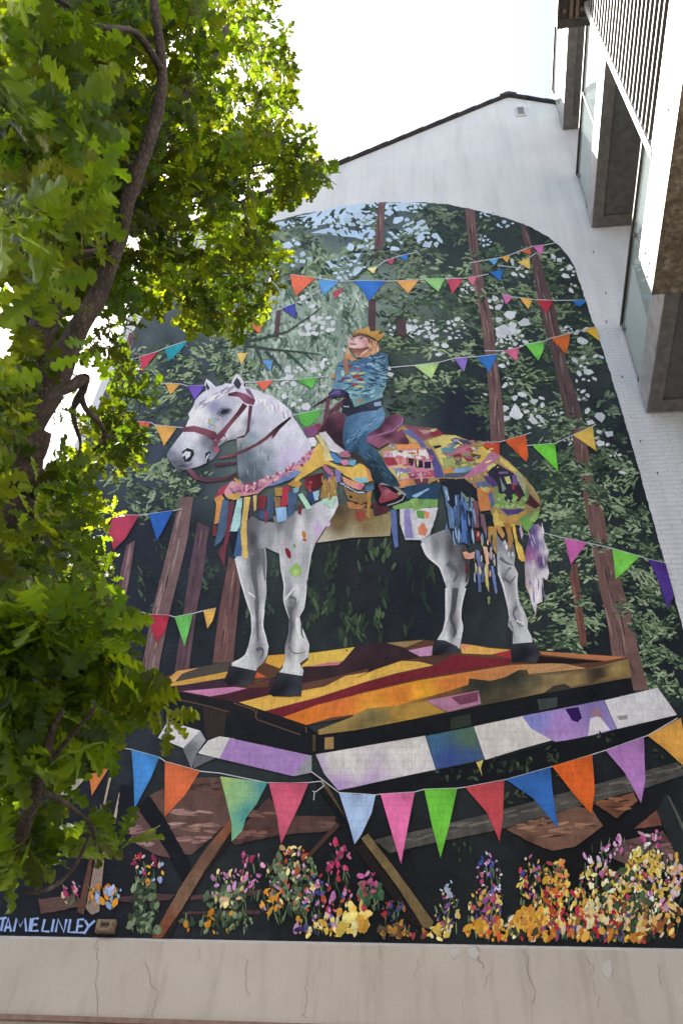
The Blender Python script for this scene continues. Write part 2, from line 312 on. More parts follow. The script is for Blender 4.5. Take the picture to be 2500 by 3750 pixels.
# ------------------------------------------------------------------ mural
mural = empty('mural', (-1.4, 0, ZB))
tag(mural, 'arched painted mural of a crowned rider on a white horse in a bunting hung forest', 'mural')
def hexlin(h):
    o = []
    for i in (0, 2, 4):
        v = int(h[i:i+2], 16)/255; v = v/12.92 if v <= .04045 else ((v+.055)/1.055)**2.4
        o.append(min(.86, v*GAIN))
    return tuple(o)
GAIN = 1.16
LAYER = [-.0015]
def nz(x, y, s): return noise.noise(Vector((x*s, y*s, 3.7)))
class Paint:
    def __init__(s): s.v = []; s.f = []; s.c = []
    def put(s, pts, faces, cols, y):
        b = len(s.v)
        for (x, z), c in zip(pts, cols):
            X, Z = wall(x, z); s.v.append((X, y, Z)); s.c.append(c)
        s.f += [tuple(b+i for i in f) for f in faces]
    def poly(s, outline, col, step=None, ctrl=None, rough=0, var=.10, curve=False, asp=1.0):
        pts = S(outline) if isinstance(outline, str) else list(outline)
        if curve:
            q = []
            n = len(pts)
            for i in range(n):
                p0, p1, p2, p3 = pts[i-1], pts[i], pts[(i+1) % n], pts[(i+2) % n]
                for j in range(4):
                    t = j/4
                    q.append(tuple(.5*((2*p1[k])+(p2[k]-p0[k])*t+(2*p0[k]-5*p1[k]+4*p2[k]-p3[k])*t*t+(3*p1[k]-p0[k]-3*p2[k]+p3[k])*t**3) for k in (0, 1)))
            pts = q
        xs = [p[0] for p in pts]; ys = [p[1] for p in pts]
        if step is None: step = max(9, min(26, math.sqrt((max(xs)-min(xs))*(max(ys)-min(ys)))/5))
        if rough:                       # brushy uneven edge
            q = []
            for i, p in enumerate(pts):
                p2 = pts[(i+1) % len(pts)]; L = math.hypot(p2[0]-p[0], p2[1]-p[1]); k = max(1, int(L/(rough*4)))
                for j in range(k):
                    u = j/k; jx = rough*nz(p[0]+(p2[0]-p[0])*u*3, p[1]*3+j*17, .05) if j else 0
                    q.append((p[0]+(p2[0]-p[0])*u+jx, p[1]+(p2[1]-p[1])*u+(random.uniform(-rough, rough)*.5 if j else 0)))
            pts = q
        n = len(pts); vv = [Vector(p) for p in pts]
        y = min(ys)+step*.5; row = 0
        while y < max(ys):
            x = min(xs)+step*(.5 if row % 2 else 0)
            while x < max(xs): vv.append(Vector((x+random.uniform(-.2, .2)*step, y))); x += step
            y += step; row += 1
        r = delaunay_2d_cdt(vv, [(i, (i+1) % n) for i in range(n)], [], 1, 1e-3)
        P = [tuple(p) for p in r[0]]; F = [f for f in r[2]]
        if ctrl:
            cs = []
            for tok in ctrl.split(';'):
                a, hx = tok.rsplit(' ', 1); (cx, cy), = S(a); cs.append((cx, cy, hexlin(hx)))
        base = hexlin(col)
        C = []
        for (x, yv) in P:
            if ctrl:
                W = 0; acc = [0, 0, 0]
                for cx, cy, cl in cs:
                    wgt = 1/((x-cx)**2+(asp*(yv-cy))**2+60)**1.6; W += wgt
                    for k in range(3): acc[k] += cl[k]*wgt
                cl = [a/W for a in acc]
            else: cl = base
            g = 1+var*(1.4*nz(x, yv, .03)+nz(x*1.7, yv*.6, .012))
            C.append(tuple(max(0, a*g) for a in cl))
        LAYER[0] -= 2.5e-5
        s.put(P, F, C, LAYER[0]); return s
    def dabs(s, lst):                    # (x, y, angle, length, width, hex)
        LAYER[0] -= 2.5e-5
        n = max(1, len(lst)); th = min(.0005, 1e-6*n+3e-5)
        cache = {}
        for i, (x, y, a, L, wd, hx) in enumerate(lst):
            ca, sa = math.cos(a), math.sin(a)
            pr = []
            for u, vv in ((-.5, 0), (-.32, .36), (.05, .5), (.36, .32), (.5, 0), (.34, -.34), (.02, -.5), (-.34, -.33)):
                u *= L*random.uniform(.85, 1.1); vv *= wd*random.uniform(.8, 1.15)
                pr.append((x+u*ca-vv*sa, y+u*sa+vv*ca))
            c = cache.setdefault(hx, hexlin(hx)); g = random.uniform(.78, 1.2)
            c1 = tuple(k*g for k in c); c2 = tuple(k*g*random.uniform(.7, .95) for k in c)
            s.put(pr, [(0, 1, 2, 3, 4, 5, 6, 7)], [c1, c1, c1, c1, c2, c2, c2, c1], LAYER[0]-th*i/n)
        LAYER[0] -= th; return s
    def ribbon(s, path, wd, col, taper=0):
        pts = S(path) if isinstance(path, str) else path
        n = len(pts); L, R = [], []
        for i, p in enumerate(pts):
            a = pts[max(i-1, 0)]; b = pts[min(i+1, n-1)]; d = math.hypot(b[0]-a[0], b[1]-a[1]) or 1
            ww = wd/2*(1-taper*i/(n-1)); nx, ny = -(b[1]-a[1])/d*ww, (b[0]-a[0])/d*ww
            L.append((p[0]+nx, p[1]+ny)); R.append((p[0]-nx, p[1]-ny))
        LAYER[0] -= 2.5e-5
        c = hexlin(col)
        s.put(L+R, [(i, i+1, n+i+1, n+i) for i in range(n-1)], [c]*(2*n), LAYER[0]); return s
    def build(s, name, parent=None, kind=None, label=None):
        me = bpy.data.meshes.new(name); me.from_pydata(s.v, [], s.f)
        at = me.color_attributes.new('Col', 'FLOAT_COLOR', 'POINT')
        flat = []
        for c in s.c: flat += [c[0], c[1], c[2], 1]
        at.data.foreach_set('color', flat)
        bm = bmesh.new(); bm.from_mesh(me)
        for f in bm.faces:
            f.normal_update()
            if f.normal.y > 0: f.normal_flip()
        bm.to_mesh(me); bm.free()
        o = link(name, me, m_paint, parent or mural)
        return tag(o, kind=kind, label=label)
U = random.uniform
def inside(pts, x, y):
    c = False; n = len(pts)
    for i in range(n):
        (x1, y1), (x2, y2) = pts[i], pts[i-1]
        if (y1 > y) != (y2 > y) and x < (x2-x1)*(y-y1)/(y2-y1)+x1: c = not c
    return c
def unwall(X, Z):
    d = Vector((X, 0, Z))-CAM; z = d.dot(AF); return 1250+FPX*d.dot(AR)/z, 1875-FPX*d.dot(AU)/z

# outline of the painted field (arch mirrored about its axis in wall space)
arch_px = S("o 1400,741 1539,741 1650,750 1735,769 1844,796 1936,829 2005,866 2051,904 2085,947 2106,987 2120,1033 2160,1153 2200,1265 2263,1463 2332,1700")
arch_w = [wall(x, y) for x, y in arch_px]
arch_w = [(x, z) for x, z in arch_w]+[(2.08, 7.0), (2.08, ZB+.002)]
ax_ = arch_w[0][0]-.35
left_w = [(max(-4.85, 2*ax_-x-.02), z) for x, z in reversed(arch_w[1:-4])]
field_w = arch_w+[(-4.85, ZB+.002), (-4.85, 12.2)]+[p for p in left_w if p[1] > 12.3]
FIELD = [unwall(*p) for p in field_w]
random.seed(21)
Paint().poly(FIELD, '262c35', step=40, var=.25, rough=3,
    ctrl="o 1300,800 47545e;o 1000,1000 4c5a52;o 1700,900 2c3738;o 1100,1180 93a69b;o 1250,1300 93a69b;o 1150,1380 8c9f94;o 1300,1130 74887d;o 1000,1080 7a8d82;o 1200,1050 74877c;o 950,1450 55665e;o 1400,1350 2c3836;o 700,1350 38424c;o 600,1650 3a4350;o 1800,1300 262e32;o 2100,1000 27302f;o 2300,1700 232a30;o 2300,2400 1d2329;o 1300,2100 23282d;o 1500,2200 1c2028;o 600,2000 252a36;o 500,2300 252b36;o 1700,1500 1d2430;o 1300,3200 16181c;o 300,3200 1c1e26;o 2200,3100 15161a;o 200,2500 2a2c38;o 800,2300 20262c").build('painted_background')

# sky patches
p = Paint()
p.poly("j 275,345 440,285 780,205 1050,180 1200,180 1400,190 1350,250 1180,240 1050,330 880,350 700,330 540,360 470,330 380,345", 'b4cbe6', rough=7, var=.05)
p.poly("j 560,400 700,360 900,385 1000,350 1040,420 1000,470 880,430 760,420 640,400", 'a9c3dd', rough=9, var=.06)
p.poly("j 1110,390 1240,370 1330,330 1400,340 1370,420 1340,470 1290,410 1150,420", 'b4cbe4', rough=8, var=.05)
p.poly("j 560,620 660,575 800,560 930,545 880,610 780,650 640,650", 'b3cae2', rough=8, var=.05)
p.build('painted_sky')
def pebbles(p, cx, cy, rx, ry, n, sz, hx='d4d6db'):
    got = []
    for _ in range(n*12):
        if len(got) >= n: break
        a = U(0, 6.28); r = math.sqrt(U(0, 1)); x, y = cx+rx*r*math.cos(a), cy+ry*r*math.sin(a); s = sz*U(.35, 1.1)
        if any((x-gx)**2+(y-gy)**2 < ((s+gs)*.62)**2 for gx, gy, gs in got): continue
        got.append((x, y, s)); k = random.randint(4, 8); a0 = U(0, 6)
        ar = U(.55, 1.0); rt = random.gauss(.1, .5); pts = []
        for i in range(k):
            ex, ey = math.cos(a0+6.283*i/k)*s*.74*U(.62, 1.2), math.sin(a0+6.283*i/k)*s*.62*ar*U(.62, 1.2)
            pts.append((x+ex*math.cos(rt)-ey*math.sin(rt), y+ex*math.sin(rt)+ey*math.cos(rt)))
        c = hexlin(hx); g = U(.8, 1.02); c = tuple(q*g for q in c)
        LAYER[0] -= 1.5e-6; p.put(pts, [tuple(range(k))], [c]*k, LAYER[0])
def fz(f, x, y, *r): fx, fy, fs = FR[f]; return (fx+x/fs, fy+y/fs, *[q/fs for q in r])
GRN = ['3c4c3e', '50634e', '647660', '7c8d70', '2c3834', '34453a']
LGT = ['7d9183', '97a998', '667a6e', 'aebcb0', '53675c', '8a9c8c']
DKG = ['24302f', '2d3a36', '3a4a40', '4a5c4c', '1f2829']
MID = ['485c48', '5e7256', '768a68', '94a684', '35483a', '2b3934']
def foliage(p, region, n, pal, L=(14, 34), W=(5, 11), ang=.35, spread=.5, clump=55, per=16):
    pts = S(region); xs = [q[0] for q in pts]; ys = [q[1] for q in pts]; out = []
    k = 0
    while k < n:
        cx, cy = U(min(xs), max(xs)), U(min(ys), max(ys))
        if not inside(pts, cx, cy) or not inside(FIELD, cx, cy): continue
        k += 1; a0 = ang+U(-spread, spread)*(1 if U(0, 1) < .7 else -1)
        if U(0, 1) < .4: a0 = math.pi-a0
        col = random.choice(pal); c2 = random.choice(pal)
        for _ in range(per):
            dx, dy = random.gauss(0, clump*.55), random.gauss(0, clump*.2)
            x = cx+dx*math.cos(a0)-dy*math.sin(a0); y = cy+dx*math.sin(a0)+dy*math.cos(a0)
            if inside(FIELD, x+12, y-8) and inside(FIELD, x-12, y+8): out.append((x, y, a0+U(-.6, .6), U(*L), U(*W), col if U(0, 1) < .6 else c2))
    p.dabs(out)
random.seed(5)
p = Paint()
foliage(p, "o 900,760 1600,740 2050,880 2230,1300 2330,1700 1900,1650 1500,1200 1000,1100 900,900", 210, GRN, per=18)
foliage(p, "o 1000,900 1330,900 1330,1080 1000,1080", 30, LGT[:3]+MID, L=(18, 40), W=(7, 14), ang=.6, clump=45, per=12)
foliage(p, "o 880,1080 1350,1060 1360,1540 1150,1520 880,1440", 240, LGT+['8fa294', 'a3b3a6', '9aac9e', '7a8e80', '6c8074'], L=(18, 40), W=(7, 14), ang=1.3, spread=.4, clump=45, per=12)
foliage(p, "o 440,1290 900,1150 950,1380 700,1450 450,1800 330,1700", 95, MID, ang=-.45, spread=.3)
foliage(p, "o 1600,900 2100,900 2250,1350 1950,1600 1420,1500 1420,1250", 110, MID, per=14)
foliage(p, "o 470,1700 730,1700 720,1870 480,1890", 22, MID, ang=-.5)
p.build('painted_foliage', kind='stuff')
p = Paint()
random.seed(9)
foliage(p, "o 1950,1650 2330,1650 2480,2250 2500,2600 2330,2600 2250,2200 2080,2000 1900,1700", 150, MID, ang=.45, spread=.35)
foliage(p, "o 1900,2130 2200,2080 2230,2250 2080,2380 1930,2360", 38, MID+['8fa07a'], ang=.2)
foliage(p, "o 1950,1800 2130,1750 2150,2050 1990,2050", 28, MID, ang=.1)
foliage(p, "o 1130,2000 1440,1990 1420,2330 1130,2330", 20, ['2c3a30', '3a4a38', '4a5c42', '28302e'], L=(24, 60), W=(8, 16), ang=1.5, spread=.2, per=8)
foliage(p, "o 1450,2000 1600,2000 1620,2300 1460,2330", 6, ['27322e', '34422f'], L=(30, 80), W=(8, 14), ang=1.5, spread=.1, per=5)
foliage(p, "o 560,1900 780,1900 800,2300 480,2400", 14, DKG, ang=1.2)
foliage(p, "o 900,2000 1020,2000 1020,2350 900,2350", 7, DKG, ang=1.2)
p.build('painted_undergrowth', kind='stuff')
p = Paint()
random.seed(12)
for f, x, y, rx, ry, n, sz in (('j',360,345,90,22,10,16),('j',400,480,75,35,11,30),('j',460,590,100,60,16,36),('j',860,490,60,35,5,56),('j',800,690,60,40,9,30),('j',1000,490,45,70,9,34),('j',1150,480,70,50,11,36),('j',1400,450,90,50,11,34),
        ('j',1200,320,70,40,9,34),('j',900,300,110,60,11,34),('j',700,370,120,30,9,36),('j',1220,210,120,26,10,26),('j',900,640,60,40,7,34)):
    x, y, rx, ry = fz(f, x, y, rx, ry); pebbles(p, x, y, rx, ry, n, sz*.9, 'b9cee6')
for f, x, y, rx, ry, n, sz in (('k',50,225,80,60,9,40),('k',120,310,70,50,8,28),('k',600,215,60,18,7,20),('k',490,155,60,14,5,24),('k',480,320,40,30,8,16)):
    x, y, rx, ry = fz(f, x, y, rx, ry); pebbles(p, x, y, rx, ry, n, sz*.8, 'b9cee6')
for f, x, y, rx, ry, n, sz in (('k',640,850,100,60,16,42),('k',650,960,105,50,24,22),('k',610,900,70,40,9,34),('k',760,1370,110,95,20,52),('k',650,1420,60,50,9,52),('k',790,1470,60,50,8,40),('k',1150,1440,70,45,7,56),
        ('k',1120,1190,75,40,10,36),('k',1090,1300,55,45,10,24),('k',1230,1570,45,65,9,42),('k',1010,520,55,35,7,30),('k',1030,620,30,25,5,24),('k',360,640,45,45,10,18),('k',600,1080,35,60,6,34),('k',550,720,50,40,9,28),
        ('k',1080,920,55,60,8,38),('k',700,520,45,25,6,20),('k',660,450,22,14,3,26),('k',930,430,50,20,5,22),('k',20,880,50,60,10,28),('k',120,900,70,50,18,20),('k',290,880,70,70,15,20),('k',190,1010,40,60,8,34),
        ('k',1000,890,50,25,12,14),('k',1090,1100,45,40,5,26),('k',1200,1050,30,16,2,40),('k',470,1310,18,18,2,22),('k',620,1200,35,45,5,26),('k',540,620,60,14,5,12),('k',1010,1590,28,30,4,26),('k',1310,1690,36,16,4,20),('k',930,1420,40,18,5,18),
        ('l',920,450,30,20,3,30),('b',170,130,120,110,10,30),('b',40,200,70,90,6,26),('b',250,820,40,30,2,46),('b',90,1040,70,50,3,70),('b',1270,200,60,90,10,40),('b',1040,190,45,80,10,22),('b',1500,190,70,120,16,22),('b',300,550,30,30,3,26),
        ('b',60,640,120,60,8,20),('b',1020,660,30,60,6,22),('j',640,1060,90,80,12,30),('j',800,860,30,30,5,20),('j',600,1370,60,60,5,36),('j',400,1390,60,50,5,36),('j',950,925,30,14,4,14),('j',540,880,60,60,6,28),('a',1200,470,120,100,10,34),('a',1150,280,90,60,9,28)):
    x, y, rx, ry = fz(f, x, y, rx, ry); pebbles(p, x, y, rx, ry, n, sz*.85, 'cfd3d8')
p.build('painted_light_gaps', kind='stuff')

def trunk(s, c='6b5352', c2='8f7370', dk='4a3a3b'):
    pts = S(s); n = len(pts)//2
    p = Paint(); p.poly(s, c, var=.18, step=12)
    # paler streak down the middle
    mid = [((pts[i][0]*.5+pts[-1-i][0]*.5), (pts[i][1]+pts[-1-i][1])/2) for i in range(n)]
    wd = math.hypot(pts[0][0]-pts[-1][0], pts[0][1]-pts[-1][1])
    l = []
    for i in range(len(mid)-1):
        (x1, y1), (x2, y2) = mid[i], mid[i+1]; a = math.atan2(y2-y1, x2-x1); L = math.hypot(x2-x1, y2-y1)
        for k in range(int(L/13)):
            u = U(0, 1); off = random.gauss(.05, .2)*wd
            l.append((x1+(x2-x1)*u-off*math.sin(a), y1+(y2-y1)*u+off*math.cos(a), a+U(-.05, .05), U(60, 150), U(4, 10), random.choice([c2, c, c, c2, c, dk, c])))
    p.dabs([q for q in l if all(inside(pts, q[0]+e*q[3]*.5*math.cos(q[2]), q[1]+e*q[3]*.5*math.sin(q[2])) for e in (-1, 1))]); p.build('painted_trunk')
random.seed(31)
trunk("j 1052,181 1035,330 1020,480 1015,600 1022,605 1060,545 1085,480 1090,330 1098,181")
trunk("j 978,880 976,1000 974,1095 1026,1105 1030,1000 1030,870", '4f3a40', '62484c')
trunk("k 352,112 368,280 385,430 415,640 450,800 480,1050 505,1300 515,1600 606,1600 596,1400 560,1100 520,800 480,640 440,400 425,260 413,126")
trunk("k 706,212 725,320 775,430 800,610 830,740 880,960 925,1130 958,1290 1000,1470 1035,1560 1055,1740 1120,1742 1105,1600 1100,1440 1050,1270 1010,1150 960,920 920,730 878,610 830,440 775,330 748,236", '5a4848', '80696a')
trunk("l 575,190 600,330 640,540 690,820 722,960 728,1040 770,1280 830,1550 860,1765 1015,2020 1120,2012 1060,1780 1000,1480 920,1230 865,1010 832,920 800,740 725,500 690,300 645,110", '6e5450', '967872')
trunk("l 568,1110 558,1200 595,1450 632,1700 687,1710 642,1400 612,1110", '6a463f', '875c50')
trunk("b 1100,62 1110,180 1115,290 1212,290 1210,180 1212,55", '4d3b40', '6a5050')
trunk("j 322,960 310,1060 298,1145 332,1148 342,1060 355,955", '553f48', '6a5058')
trunk("m 1300,1120 1180,1600 1090,1960 1030,2300 1000,2600 1120,2600 1150,2300 1220,1950 1345,1440 1390,1120", '735c5e', '9c8482')
trunk("m 1420,1300 1360,1650 1320,1950 1280,2200 1240,2500 1340,2500 1380,2200 1410,1950 1450,1750 1505,1340", '58444e', '6c565e')
trunk("m 910,1470 870,1650 830,1940 800,2250 850,2250 885,1930 930,1720 972,1430", '6c535a', '8a6c70')
trunk("d 200,760 160,980 120,1200 90,1430 66,1640 235,1620 260,1350 285,1100 305,830", '664a4a', '84625e')
trunk("m 930,-60 850,240 800,420 700,700 740,700 840,420 900,240 980,-60", '6a5560', '806a74')
trunk("n 80,-100 30,200 -60,500 0,500 90,220 140,-60", '59465a', '6c5a68')
trunk("n 480,860 400,1100 330,1400 420,1400 520,1100 590,860", '54414c', '6c5660')
# undergrowth and needles that pass in front of the trunks
p = Paint(); random.seed(44)
for f, x, y, L, a, n, pal in (('k',400,690,120,-.25,30,MID),('k',640,640,300,.25,70,MID),('k',760,1180,300,.1,90,MID),('k',990,1490,150,-.3,45,MID),('k',410,415,120,-.1,26,GRN),('l',620,90,160,.1,30,MID),('l',640,420,200,.2,55,MID),('l',720,560,220,.35,60,MID),
        ('l',830,680,220,.4,60,MID),('l',760,960,200,.0,50,MID),('l',960,1420,120,.0,36,MID),('l',640,1390,190,.05,46,MID),('l',620,1720,120,.1,22,MID),('l',1080,1560,160,.5,60,MID),('l',1160,1740,150,.4,50,MID),('l',1060,800,200,.5,60,MID),
        ('b',1150,330,340,.15,70,MID),('b',1250,830,260,.05,60,MID),('b',1150,1080,260,-.15,50,DKG),('j',1050,560,200,-.1,40,GRN),('a',200,1230,150,-.9,44,MID),('a',250,1270,150,.3,30,MID),('a',150,120,220,-.6,50,MID),('a',560,100,160,-.6,40,MID),('a',170,500,200,-.5,45,GRN)):
    x, y, L = fz(f, x, y, L); l = []
    for _ in range(n):
        u = U(-1, 1)*L*.55; v = random.gauss(0, 13)+abs(u)/L*14
        l.append((x+u*math.cos(a)-v*math.sin(a), y+u*math.sin(a)+v*math.cos(a), a+U(-.7, .7), U(16, 34), U(5, 10), random.choice(pal)))
    p.dabs([q for q in l if inside(FIELD, q[0]+15, q[1]-8)])
for s in ("j 100,1180 250,1150 400,1110 560,1000 650,930", "j 100,1210 300,1240 480,1255 640,1275", "j 240,1250 320,1330 380,1410", "j 380,1250 470,1330 540,1400", "j 520,1260 590,1330", "j 110,1170 90,1260 60,1340", "j 160,1200 210,1300 200,1400"):
    q = S(s); pts = []
    for (x1, y1), (x2, y2) in zip(q, q[1:]): pts += [(x1+(x2-x1)*k/4, y1+(y2-y1)*k/4) for k in range(4)]
    p.ribbon(pts+[q[-1]], 11, '3a4643', .8)
p.build('painted_branches', kind='stuff')

# ---- ground, platform and flowers of the painting
random.seed(61)
def RK(*a, **k): Paint().poly(*a, **k).build('painted_rock')
RK("h 330,255 370,150 540,420 450,400 330,330", '5d4546', rough=3)
RK("h 420,95 520,50 680,0 830,0 850,220 650,400 610,400 500,200", '5a4440', rough=3, var=.3)
RK("h 850,330 950,210 1050,100 1130,200 1400,200 1380,280 1100,300 870,350", '4e3836', rough=5, var=.3)
RK("h 200,640 420,600 560,610 530,640 330,650", '4a3638', rough=4); RK("h 640,615 1010,580 1010,610 640,640", '4c3a3c', rough=3); RK("h 600,700 1000,690 1000,712 600,712", '4a3638', rough=2)
RK("n 280,1850 560,1820 600,1900 300,1960", '5b4542', rough=5)
RK("i 720,245 880,195 1060,140 1130,150 1185,230 1050,330 940,350 860,320", '6a4e42', rough=4, var=.35)
RK("i 1145,125 1330,70 1350,110 1250,195", '704b3c', rough=3, var=.3); RK("i 1330,245 1440,155 1465,230", '6e473c', rough=3, var=.3)
RK("i 1200,370 1280,300 1470,255 1568,440 1500,460 1300,420", '604a48', rough=4, var=.3)
l = []
for f, x, y, rx, ry, n, pal in (('h',640,180,90,16,9,['9a7a76']),('h',660,260,110,22,12,['9a7c78','86685f']),('h',640,320,70,14,7,['8c6c68']),('h',370,270,50,20,8,['8c6c6c']),('h',400,350,35,14,5,['a08080']),('h',950,300,80,20,9,['76554e']),('h',1270,250,110,30,8,['5e4844','6a504a']),('h',1010,190,60,14,5,['6e5048']),
        ('i',960,230,180,50,26,['8a6854','4a342c','7a5848','96745c']),('i',1240,130,70,30,9,['86583f','4a2e26']),('i',1400,330,120,50,16,['7a5c58','4c3836']),('h',700,60,130,40,12,['6c524a','463430'])):
    x, y, rx, ry = fz(f, x, y, rx, ry)
    for _ in range(n): l.append((x+U(-1, 1)*rx, y+U(-1, 1)*ry, U(-.25, .2), U(30, 85), U(7, 13), random.choice(pal)))
p = Paint(); p.dabs(l)
p.build('painted_earth_strokes', kind='stuff')
p = Paint()
p.poly("g 95,1085 360,1025 640,955 860,895 1280,780 1540,710 1575,770 1380,835 1000,940 700,1030 380,1095 165,1145", '4b4946', var=.35, rough=2)
l = []
q = S("g 100,1100 640,990 1000,890 1540,745")
for _ in range(60):
    k = random.randint(0, 2); u = U(0, 1); l.append((q[k][0]+(q[k+1][0]-q[k][0])*u, q[k][1]+(q[k+1][1]-q[k][1])*u+U(-18, 18), -.26+U(-.1, .1), U(40, 110), U(5, 10), random.choice(['5c5a55', '3c3a38', '4b4946', '66625a'])))
p.dabs(l)
p.build('painted_plank')
p = Paint()
p.poly("h 180,165 215,0 228,0 190,165", 'a89c8c'); p.poly("h 232,240 275,50 286,60 248,240", 'b0a494'); p.poly("n 345,1245 480,1040 600,880 640,880 640,960 480,1140 370,1240", '9c988c')
p.poly("h 95,680 150,400 190,330 200,330 165,700 125,715", '8a7a70', rough=2); p.poly("h 50,700 110,440 135,380 120,520 85,715", '5a4038', rough=2)
p.poly("h 275,40 345,40 345,160 320,260 290,300 250,260", '171b24', rough=2)
p.poly("h 360,160 425,90 500,200 640,450 600,545 490,330", '15181f', rough=2)
p.poly("h 860,255 865,315 720,500 600,690 530,842 485,838 600,660 720,460", '221c1c', rough=2)
p.poly("h 850,215 855,275 720,475 600,680 490,838 438,838 600,550 720,370", '6c5042', var=.25, rough=2, ctrl="h 840,240 7a4c38;h 600,560 715848;h 460,830 6e3f2c;h 720,400 664c40")
p.poly("h 1110,350 1105,420 1060,490 1035,500 1075,430 1100,370", '5a4636'); p.poly("h 1400,235 1420,250 1235,445 1212,440", '44312c')
p.poly("h 1285,20 1340,15 1465,240 1445,230", '4f4532'); p.poly("f 1150,1150 1180,1150 1420,1490 1400,1510 1200,1250", '15161a')
p.poly("i 0,340 35,305 345,740 270,700", '1e1a19', rough=2)
p.poly("i 28,290 62,268 180,420 375,690 362,725 325,715 200,520", '6b5c40', rough=2, var=.25)
p.poly("i 1440,160 1485,70 1570,190 1570,440 1500,300", '252a2c', rough=2); p.poly("i 1490,85 1500,90 1568,230 1568,260", '5a5a54')
p.build('painted_trestle')

p = Paint()
P_ = lambda s, c, **k: p.poly(s, c, **k)
P_("f 100,540 100,450 350,385 580,340 840,300 970,290 1140,283 1470,240 g 330,125 740,170 880,180 1300,208 1312,232 1100,270 600,380 0,490 f 1120,800 650,640", '5a3c2e', var=.2)
P_("f 112,470 350,385 580,340 605,345 570,415 180,492", '4c4642'); P_("f 112,478 200,410 350,388 230,432 178,492", 'c9985a'); P_("f 100,525 180,490 560,415 550,462 280,507", 'c49848')
P_("f 100,532 280,505 550,460 530,512 700,532 850,525 860,470 760,495 990,420 1100,380 1000,470 880,580 650,640 430,600", '3c2838', var=.2)
P_("f 235,556 600,525 697,536 540,576 430,594", 'bd7ba4'); P_("f 430,597 540,577 700,537 880,522 860,582 650,637", '45222c')
P_("f 825,352 850,300 968,291 962,360 930,392", 'cc9a42'); P_("f 750,461 770,418 835,456", 'bd5c3c')
P_("f 1100,382 1380,342 1475,238 g 100,140 150,140 260,172 315,207 220,226 120,262 0,300 f 1400,470 1250,520 1090,560", '33242a', var=.25)
P_("f 1090,500 1300,460 1560,395 1568,420 1400,450 1250,525 1090,552", '5a3e34'); P_("f 1080,380 1135,330 1140,285 1468,240 1385,340 1100,382", 'd2b052'); P_("f 1130,380 1280,350 1380,342 1350,368 1180,380", 'b8707a')
P_("f 640,637 860,584 1085,597 1090,552 1250,524 1400,447 1560,420 g 0,310 100,267 220,226 300,229 378,246 200,284 0,340 f 1568,482 1200,602 825,698", 'd2a750', var=.15)
P_("g 150,140 330,125 240,162", '8f7852'); P_("g 253,176 370,153 366,200 315,208", 'b586aa'); P_("g 300,205 380,200 470,195 380,248 300,228", '4c352c')
P_("g 500,143 560,150 640,165 745,173 650,196 510,190", 'cfa254'); P_("g 500,143 555,150 520,178", 'c98a68'); P_("g 660,196 742,173 747,216", '9a303c')
P_("g 0,345 200,290 380,250 470,198 745,218 740,243 560,267 300,312 0,384 f 1480,580 1200,652 950,744 830,698 1200,606 1568,484", '6c222c', var=.2)
P_("f 950,745 1200,655 1480,583 1568,574 g 0,388 300,320 740,246 980,236 1105,262 820,292 720,305 540,345 440,375 200,440 0,485 f 1450,725 1300,745 1120,800", 'c4742f', var=.2,
   ctrl="f 1150,760 c8702c;f 1350,650 c46c34;g 200,400 ca7a30;g 350,400 d4982e;g 450,340 bd7038;g 700,270 b0764a;g 950,245 b28a60;g 100,470 cf9036")
P_("g 880,180 1300,208 1195,227 890,196", 'b0734f'); P_("g 875,203 1190,229 1040,241 865,236", '1f1719')
P_("g 0,480 60,455 200,440 440,372 540,340 545,310 650,322 720,303 780,270 820,268 830,290 1100,268 1305,215 1318,305 900,380 600,440 300,500 0,558 f 1210,870 1205,835 1450,740", '5c5138', var=.35,
   ctrl="f 1400,800 8f7848;g 100,510 6f6340;g 250,480 a8843c;g 700,400 4c4636;g 850,340 54503c;g 900,370 8a7452;g 1050,310 86704a;g 1150,270 3a352c;g 1250,260 8a744a;g 600,330 2a2d26;g 760,300 2c2e28;g 400,390 6c4a30")
P_("g 340,416 450,395 590,368 602,432 445,470 400,450", 'a4748e'); P_("g 460,400 590,372 585,420 500,438", '6c3a50'); P_("g 200,505 230,455 340,420 430,470 300,495", 'a6823e')
P_("g 900,380 950,345 1000,335 1030,352 1000,372", '38352f')
P_("g 0,562 300,505 600,443 900,384 1318,308 1330,376 900,480 560,535 340,580 0,640 f 1170,1005 1160,830 1210,872", '15171c', var=.3); P_("g 870,410 965,400 965,445 880,465", '3a4142'); P_("g 455,500 550,480 555,535 455,555", '2b332c'); P_("f 1253,890 1317,884 1317,970 1253,976", '94784c'); P_("f 1160,870 1190,868 1185,985 1158,990", '4c402c')
P_("f 100,545 650,642 1120,802 1165,830 1165,1012 830,932 600,892 350,842 100,762", '181a20', var=.3); P_("f 380,662 555,690 530,885 400,895", '302829'); P_("f 100,540 650,640 1125,800 1120,840 760,750 640,720 100,615", '1d1c20')
for s in ("f 130,600 400,660 570,705", "f 600,640 750,690 770,760 1080,870", "f 770,690 755,750", "f 1118,810 1122,855"): p.ribbon(s, 4, '5c4a3c')
p.build('painted_platform')
p = Paint()
P_("f 60,890 130,775 165,782 362,840 245,966", 'ccc9ce'); P_("f 362,838 402,908 330,1012 300,1116 238,968", '7a7d85', ctrl="f 365,880 9a9da4;f 280,960 6a6c74;f 310,1100 70727a")
P_("f 328,1010 475,1034 310,1112", '5e6068'); P_("f 345,1002 420,910 500,880 605,897 500,1040", 'c5c5c5', var=.15); P_("f 575,893 1142,1016 1030,1167 498,1040", '9a7ab2', var=.12)
P_("f 1142,1016 1160,1018 1160,1140 1030,1167", '8a8c92')
